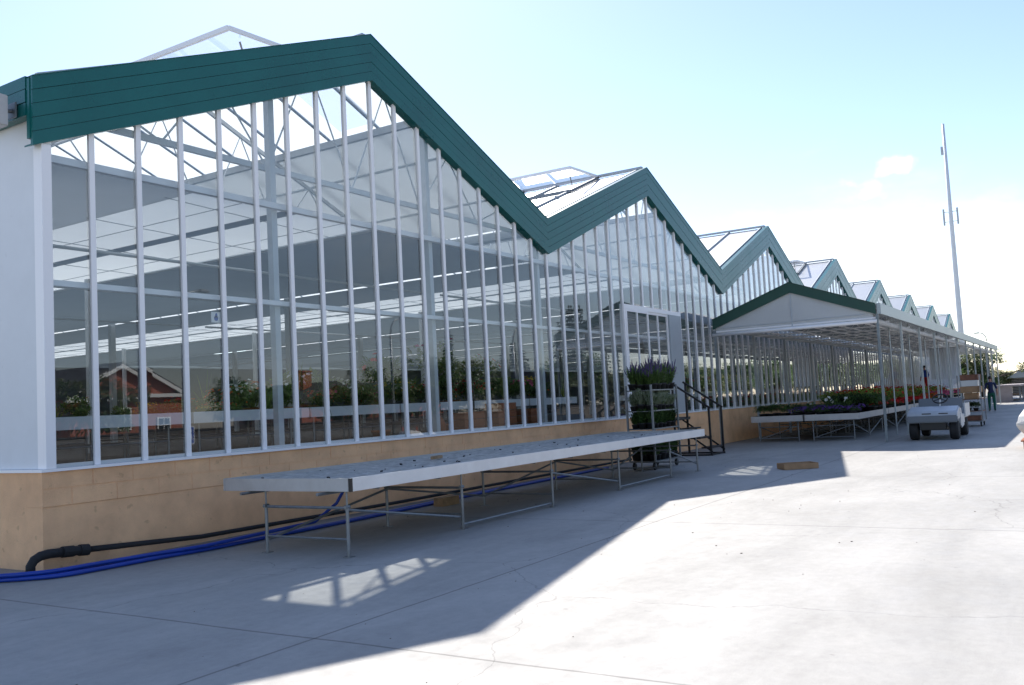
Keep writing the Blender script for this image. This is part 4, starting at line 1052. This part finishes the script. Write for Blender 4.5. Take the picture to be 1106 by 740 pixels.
# ------------------------------------------------------------------ people
def person(name,label,joints,edges,radii,mats_z,loc,rz,hairm,head_c):
    me = bpy.data.meshes.new('body'); keys=list(joints); me.from_pydata([joints[k] for k in keys],[(keys.index(a),keys.index(b)) for a,b in edges],[])
    o = bpy.data.objects.new('tmp',me); col.objects.link(o)
    md = o.modifiers.new('s','SKIN'); md.use_smooth_shade=True
    for i,k in enumerate(keys):
        rr = radii[k]; me.skin_vertices[0].data[i].radius = rr if isinstance(rr,tuple) else (rr,rr)
    me.skin_vertices[0].data[keys.index('pelvis')].use_root=True
    o.modifiers.new('u','SUBSURF').levels=2; o.modifiers['u'].render_levels=2
    dg=bpy.context.evaluated_depsgraph_get(); bm_=bpy.data.meshes.new_from_object(o.evaluated_get(dg)); bpy.data.objects.remove(o)
    bm_.materials.clear(); ml=[]
    for p in bm_.polygons:
        m = mats_z(p.center)
        if m not in ml: ml.append(m); bm_.materials.append(m)
        p.material_index=ml.index(m); p.use_smooth=True
    t = link(name,bm_); t.location=loc; t.rotation_euler=(0,0,rz); tag(t,label,'person')
    if hairm:
        b = MB(); hx,hy,hz=head_c; n=14; vs=[]; 
        for i in range(7):
            ph=math.pi*.62*i/6
            for k in range(n):
                tt=2*math.pi*k/n; s=math.sin(ph); c=math.cos(ph)
                vs.append((hx-.015+.105*s*math.cos(tt),hy+.092*s*math.sin(tt),hz+.125*c+.02))
        b.add(vs,[(i*n+k,i*n+(k+1)%n,(i+1)*n+(k+1)%n,(i+1)*n+k) for i in range(6) for k in range(n)]); b.build('hair',hairm,t,smooth=True,local=True)
        f = MB(); f.lathe([(.0,-.01),(.016,0),(.0,.01)],(hx+.105,hy,hz-.01),8); f.lathe([(.0,-.03),(.012,0),(.0,.03)],(hx-.0,hy+.093,hz-.01),6); f.lathe([(.0,-.03),(.012,0),(.0,.03)],(hx-.0,hy-.093,hz-.01),6); f.build('face_feature',M['skin'],t,local=True,smooth=True)
        f = MB()
        for sy in (-1,1): f.lathe([(.0,-.008),(.012,0),(.0,.008)],(hx+.09,hy+sy*.034,hz+.015),8)
        f.box(hx+.085,hx+.099,hy-.028,hy+.028,hz-.062,hz-.054); f.build('eye_and_mouth',M['hair'],t,local=True)
    return t
# local: faces +X
J = dict(pelvis=(0,0,.98),belly=(0,0,1.12),chest=(.01,0,1.34),collar=(.0,0,1.50),neck=(.01,0,1.58),head=(.02,0,1.68),crown=(.02,0,1.80),
 sL=(0,.19,1.47),eL=(-.04,.27,1.20),wL=(.06,.29,.98),hL=(.09,.29,.88),sR=(0,-.19,1.47),eR=(-.02,-.27,1.20),wR=(.10,-.28,.98),hR=(.13,-.27,.88),
 pL=(0,.10,.93),kL=(.07,.12,.51),aL=(-.04,.13,.10),tL=(.12,.14,.05),pR=(0,-.10,.93),kR=(.02,-.12,.51),aR=(-.10,-.12,.12),tR=(.05,-.13,.05))
RAD = dict(pelvis=(.16,.13),belly=(.155,.12),chest=(.18,.125),collar=(.11,.09),neck=.058,head=(.078,.09),crown=.065,sL=.075,eL=.052,wL=.034,hL=.042,sR=.075,eR=.052,wR=.034,hR=.042,pL=.10,kL=.075,aL=.055,tL=.045,pR=.10,kR=.075,aR=.055,tR=.045)
ED = [('pelvis','belly'),('belly','chest'),('chest','collar'),('collar','neck'),('neck','head'),('head','crown'),('collar','sL'),('sL','eL'),('eL','wL'),('wL','hL'),('collar','sR'),('sR','eR'),('eR','wR'),('wR','hR'),('pelvis','pL'),('pL','kL'),('kL','aL'),('aL','tL'),('pelvis','pR'),('pR','kR'),('kR','aR'),('aR','tR')]
for s_ in ('L','R'):
    h=J['h'+s_]; sg=1 if s_=='L' else -1
    for q,(dx,dy,l) in enumerate(((.03,0,.055),(.012,.004,.07),(-.008,.004,.068),(-.026,.0,.055))):
        J[f'f{s_}{q}']=(h[0]+dx,h[1]+dy*sg,h[2]-.045); J[f'g{s_}{q}']=(h[0]+dx+.012,h[1]-.012*sg,h[2]-.045-l*.7)
        RAD[f'f{s_}{q}']=.011; RAD[f'g{s_}{q}']=.008; ED += [('h'+s_,f'f{s_}{q}'),(f'f{s_}{q}',f'g{s_}{q}')]
    J['t'+s_+'h']=(h[0]+.055,h[1]-.02*sg,h[2]-.035); RAD['t'+s_+'h']=.011; ED.append(('h'+s_,'t'+s_+'h'))
def m1(c):
    if c.z>1.555: return M['skin']
    if abs(c.y)>.2 and c.z<1.18: return M['skin']
    if c.z>.98: return M['navy']
    if c.z>.1: return M['greentr']
    return M['shoe']
def m2(c):
    if c.z>1.555: return M['skin']
    if abs(c.y)>.2 and c.z<1.0: return M['skin']
    if c.z>1.05: return M['bluecl']
    if c.z>.1: return M['redcl']
    return M['shoe']
person('person','man in a navy shirt and green trousers walking away along the canopy',J,ED,RAD,m1,(54.4,-6.05,0),.05,M['hair'],(.02,0,1.74))
person('person','person in a blue top and red trousers standing at the second doorway platform',J,ED,RAD,m2,(69.0,-.95,1.06),2.6,M['hair'],(.02,0,1.74))
t = thing('loading_platform','low ochre platform against the greenhouse wall under the far canopy','platform',(69,-.8,0))
b = MB(); b.box(66.8,71.2,-1.5,-.24,0,1.02); b.build('block',M['render'],t); b = MB(); b.box(66.75,71.25,-1.55,-.2,1.021,1.058); b.build('slab',M['concrete'],t)

# ------------------------------------------------------------------ camera
cam = bpy.data.cameras.new('camera'); co = bpy.data.objects.new('camera',cam); col.objects.link(co); scene.camera = co
F,PITCH,ROLL,YAW = 978.04,.0700,-.0521,.5574
d = Vector((math.cos(YAW)*math.cos(PITCH),math.sin(YAW)*math.cos(PITCH),math.sin(PITCH)))
r = d.cross(Vector((0,0,1))).normalized(); u = r.cross(d)
c_,s_ = math.cos(ROLL),math.sin(ROLL); r2_ = c_*r+s_*u; u2_ = -s_*r+c_*u
co.matrix_world = Matrix(((r2_.x,u2_.x,-d.x,0),(r2_.y,u2_.y,-d.y,-10.136),(r2_.z,u2_.z,-d.z,1.6),(0,0,0,1)))
cam.sensor_fit='HORIZONTAL'; cam.sensor_width=36; cam.lens=F/1106*36; cam.clip_start=.05; cam.clip_end=3000

# ------------------------------------------------------------------ light
SUN = Vector((6.55,6.30,8.23)).normalized()
sl = bpy.data.lights.new('sun','SUN'); sl.energy=3.7; sl.angle=R(.53); sl.color=(1,.955,.89)
so_ = bpy.data.objects.new('sun',sl); col.objects.link(so_); so_.rotation_euler = (-SUN).to_track_quat('-Z','Y').to_euler(); so_.location=(60,60,80)
w = bpy.data.worlds.new('World'); scene.world=w; w.use_nodes=True
N=w.node_tree.nodes; L=w.node_tree.links; bg=N['Background']
sk=N.new('ShaderNodeTexSky'); sk.sky_type='NISHITA'; sk.sun_disc=False; sk.sun_elevation=math.asin(SUN.z); sk.sun_rotation=math.atan2(SUN.x,SUN.y)
sk.altitude=600; sk.air_density=1.; sk.dust_density=.35; sk.ozone_density=1.5
tc=N.new('ShaderNodeTexCoord'); mp=N.new('ShaderNodeMapping'); mp.inputs['Scale'].default_value=(1,1,2.6); L.new(tc.outputs['Generated'],mp.inputs[0])
n1=N.new('ShaderNodeTexNoise'); n1.inputs['Scale'].default_value=2.3; n1.inputs['Detail'].default_value=9; n1.inputs['Roughness'].default_value=.58; n1.inputs['Distortion'].default_value=.3; L.new(mp.outputs[0],n1.inputs['Vector'])
cr=N.new('ShaderNodeMapRange'); cr.interpolation_type='SMOOTHSTEP'; cr.inputs[1].default_value=.50; cr.inputs[2].default_value=.74; cr.inputs[3].default_value=0; cr.inputs[4].default_value=.85; L.new(n1.outputs['Fac'],cr.inputs[0])
def wm(op,a,b=None):
    n=N.new('ShaderNodeMath'); n.operation=op
    for i,v in enumerate((a,b)):
        if v is None: continue
        if hasattr(v,'links'): L.new(v,n.inputs[i])
        else: n.inputs[i].default_value=v
    return n.outputs[0]
def wr(f,a,b,c,d):
    n=N.new('ShaderNodeMapRange'); n.interpolation_type='SMOOTHSTEP'
    for i,v in enumerate((a,b,c,d)): n.inputs[i+1].default_value=v
    L.new(f,n.inputs[0]); return n.outputs[0]
sp=N.new('ShaderNodeSeparateXYZ'); L.new(tc.outputs['Generated'],sp.inputs[0])
low=wr(sp.outputs['Z'],.10,.34,1.,0.)
mask=wm('MULTIPLY',cr.outputs[0],low)
n2=N.new('ShaderNodeTexNoise'); n2.inputs['Scale'].default_value=26; n2.inputs['Detail'].default_value=6; L.new(mp.outputs[0],n2.inputs['Vector'])
nz=N.new('ShaderNodeTexNoise'); nz.inputs['Scale'].default_value=38; nz.inputs['Detail'].default_value=5; L.new(tc.outputs['Generated'],nz.inputs['Vector'])
for (px,py,rad,am) in ((968,181,.022,.75),(939,203,.036,.5),(1050,262,.05,.5)):
    v=(d*F+r2_*(px-553)+u2_*(370-py)).normalized()
    dp=N.new('ShaderNodeVectorMath'); dp.operation='DISTANCE'; dp.inputs[1].default_value=v
    sc_=N.new('ShaderNodeVectorMath'); sc_.operation='MULTIPLY'; sc_.inputs[1].default_value=(1,1,2.2); L.new(tc.outputs['Generated'],sc_.inputs[0])
    dp.inputs[1].default_value=(v.x,v.y,v.z*2.2); nd=N.new('ShaderNodeVectorMath'); nd.operation='MULTIPLY_ADD'; nd.inputs[1].default_value=(rad*2.6,)*3; L.new(nz.outputs['Color'],nd.inputs[0]); L.new(sc_.outputs[0],nd.inputs[2]); L.new(nd.outputs[0],dp.inputs[0])
    dp.inputs[1].default_value=(v.x+rad*1.3,v.y+rad*1.3,v.z*2.2+rad*1.3)
    puff=wr(dp.outputs['Value'],rad*.1,rad*1.1,1.,0.)
    mask=wm('MAXIMUM',mask,wm('MULTIPLY',wm('MULTIPLY',puff,wr(n2.outputs['Fac'],.3,.6,.1,1.)),am))
tint=N.new('ShaderNodeMix'); tint.data_type='RGBA'; tint.blend_type='MULTIPLY'; tint.inputs[0].default_value=1; tint.inputs[7].default_value=(1.03,.972,1.0,1); L.new(sk.outputs[0],tint.inputs[6])
mx=N.new('ShaderNodeMix'); mx.data_type='RGBA'; mx.inputs[7].default_value=(7.0,7.2,7.4,1); L.new(mask,mx.inputs[0]); L.new(tint.outputs[2],mx.inputs[6])
n3=N.new('ShaderNodeTexNoise'); n3.inputs['Scale'].default_value=3.1; n3.inputs['Detail'].default_value=7; L.new(mp.outputs[0],n3.inputs['Vector'])
bank=wm('MULTIPLY',wm('MULTIPLY',wr(sp.outputs['Y'],-.55,-.05,1.,0.),wr(sp.outputs['Z'],.12,.62,1.,0.)),wr(n3.outputs['Fac'],.25,.6,.72,1.))
mb_=N.new('ShaderNodeMix'); mb_.data_type='RGBA'; mb_.inputs[7].default_value=(1.05,1.35,1.62,1); L.new(wm('MULTIPLY',bank,.52),mb_.inputs[0]); L.new(mx.outputs[2],mb_.inputs[6])
L.new(mb_.outputs[2],bg.inputs['Color']); bg.inputs['Strength'].default_value=.098

vs=scene.view_settings; scene.display_settings.display_device='sRGB'; vs.view_transform='Standard'; vs.look='None'; vs.gamma=1; vs.use_curve_mapping=False; vs.exposure=1.22
cy=scene.cycles; cy.max_bounces=12; cy.transparent_max_bounces=32; cy.diffuse_bounces=5; cy.glossy_bounces=4; cy.use_denoising=True; cy.sample_clamp_indirect=8; cy.caustics_reflective=False; cy.caustics_refractive=False
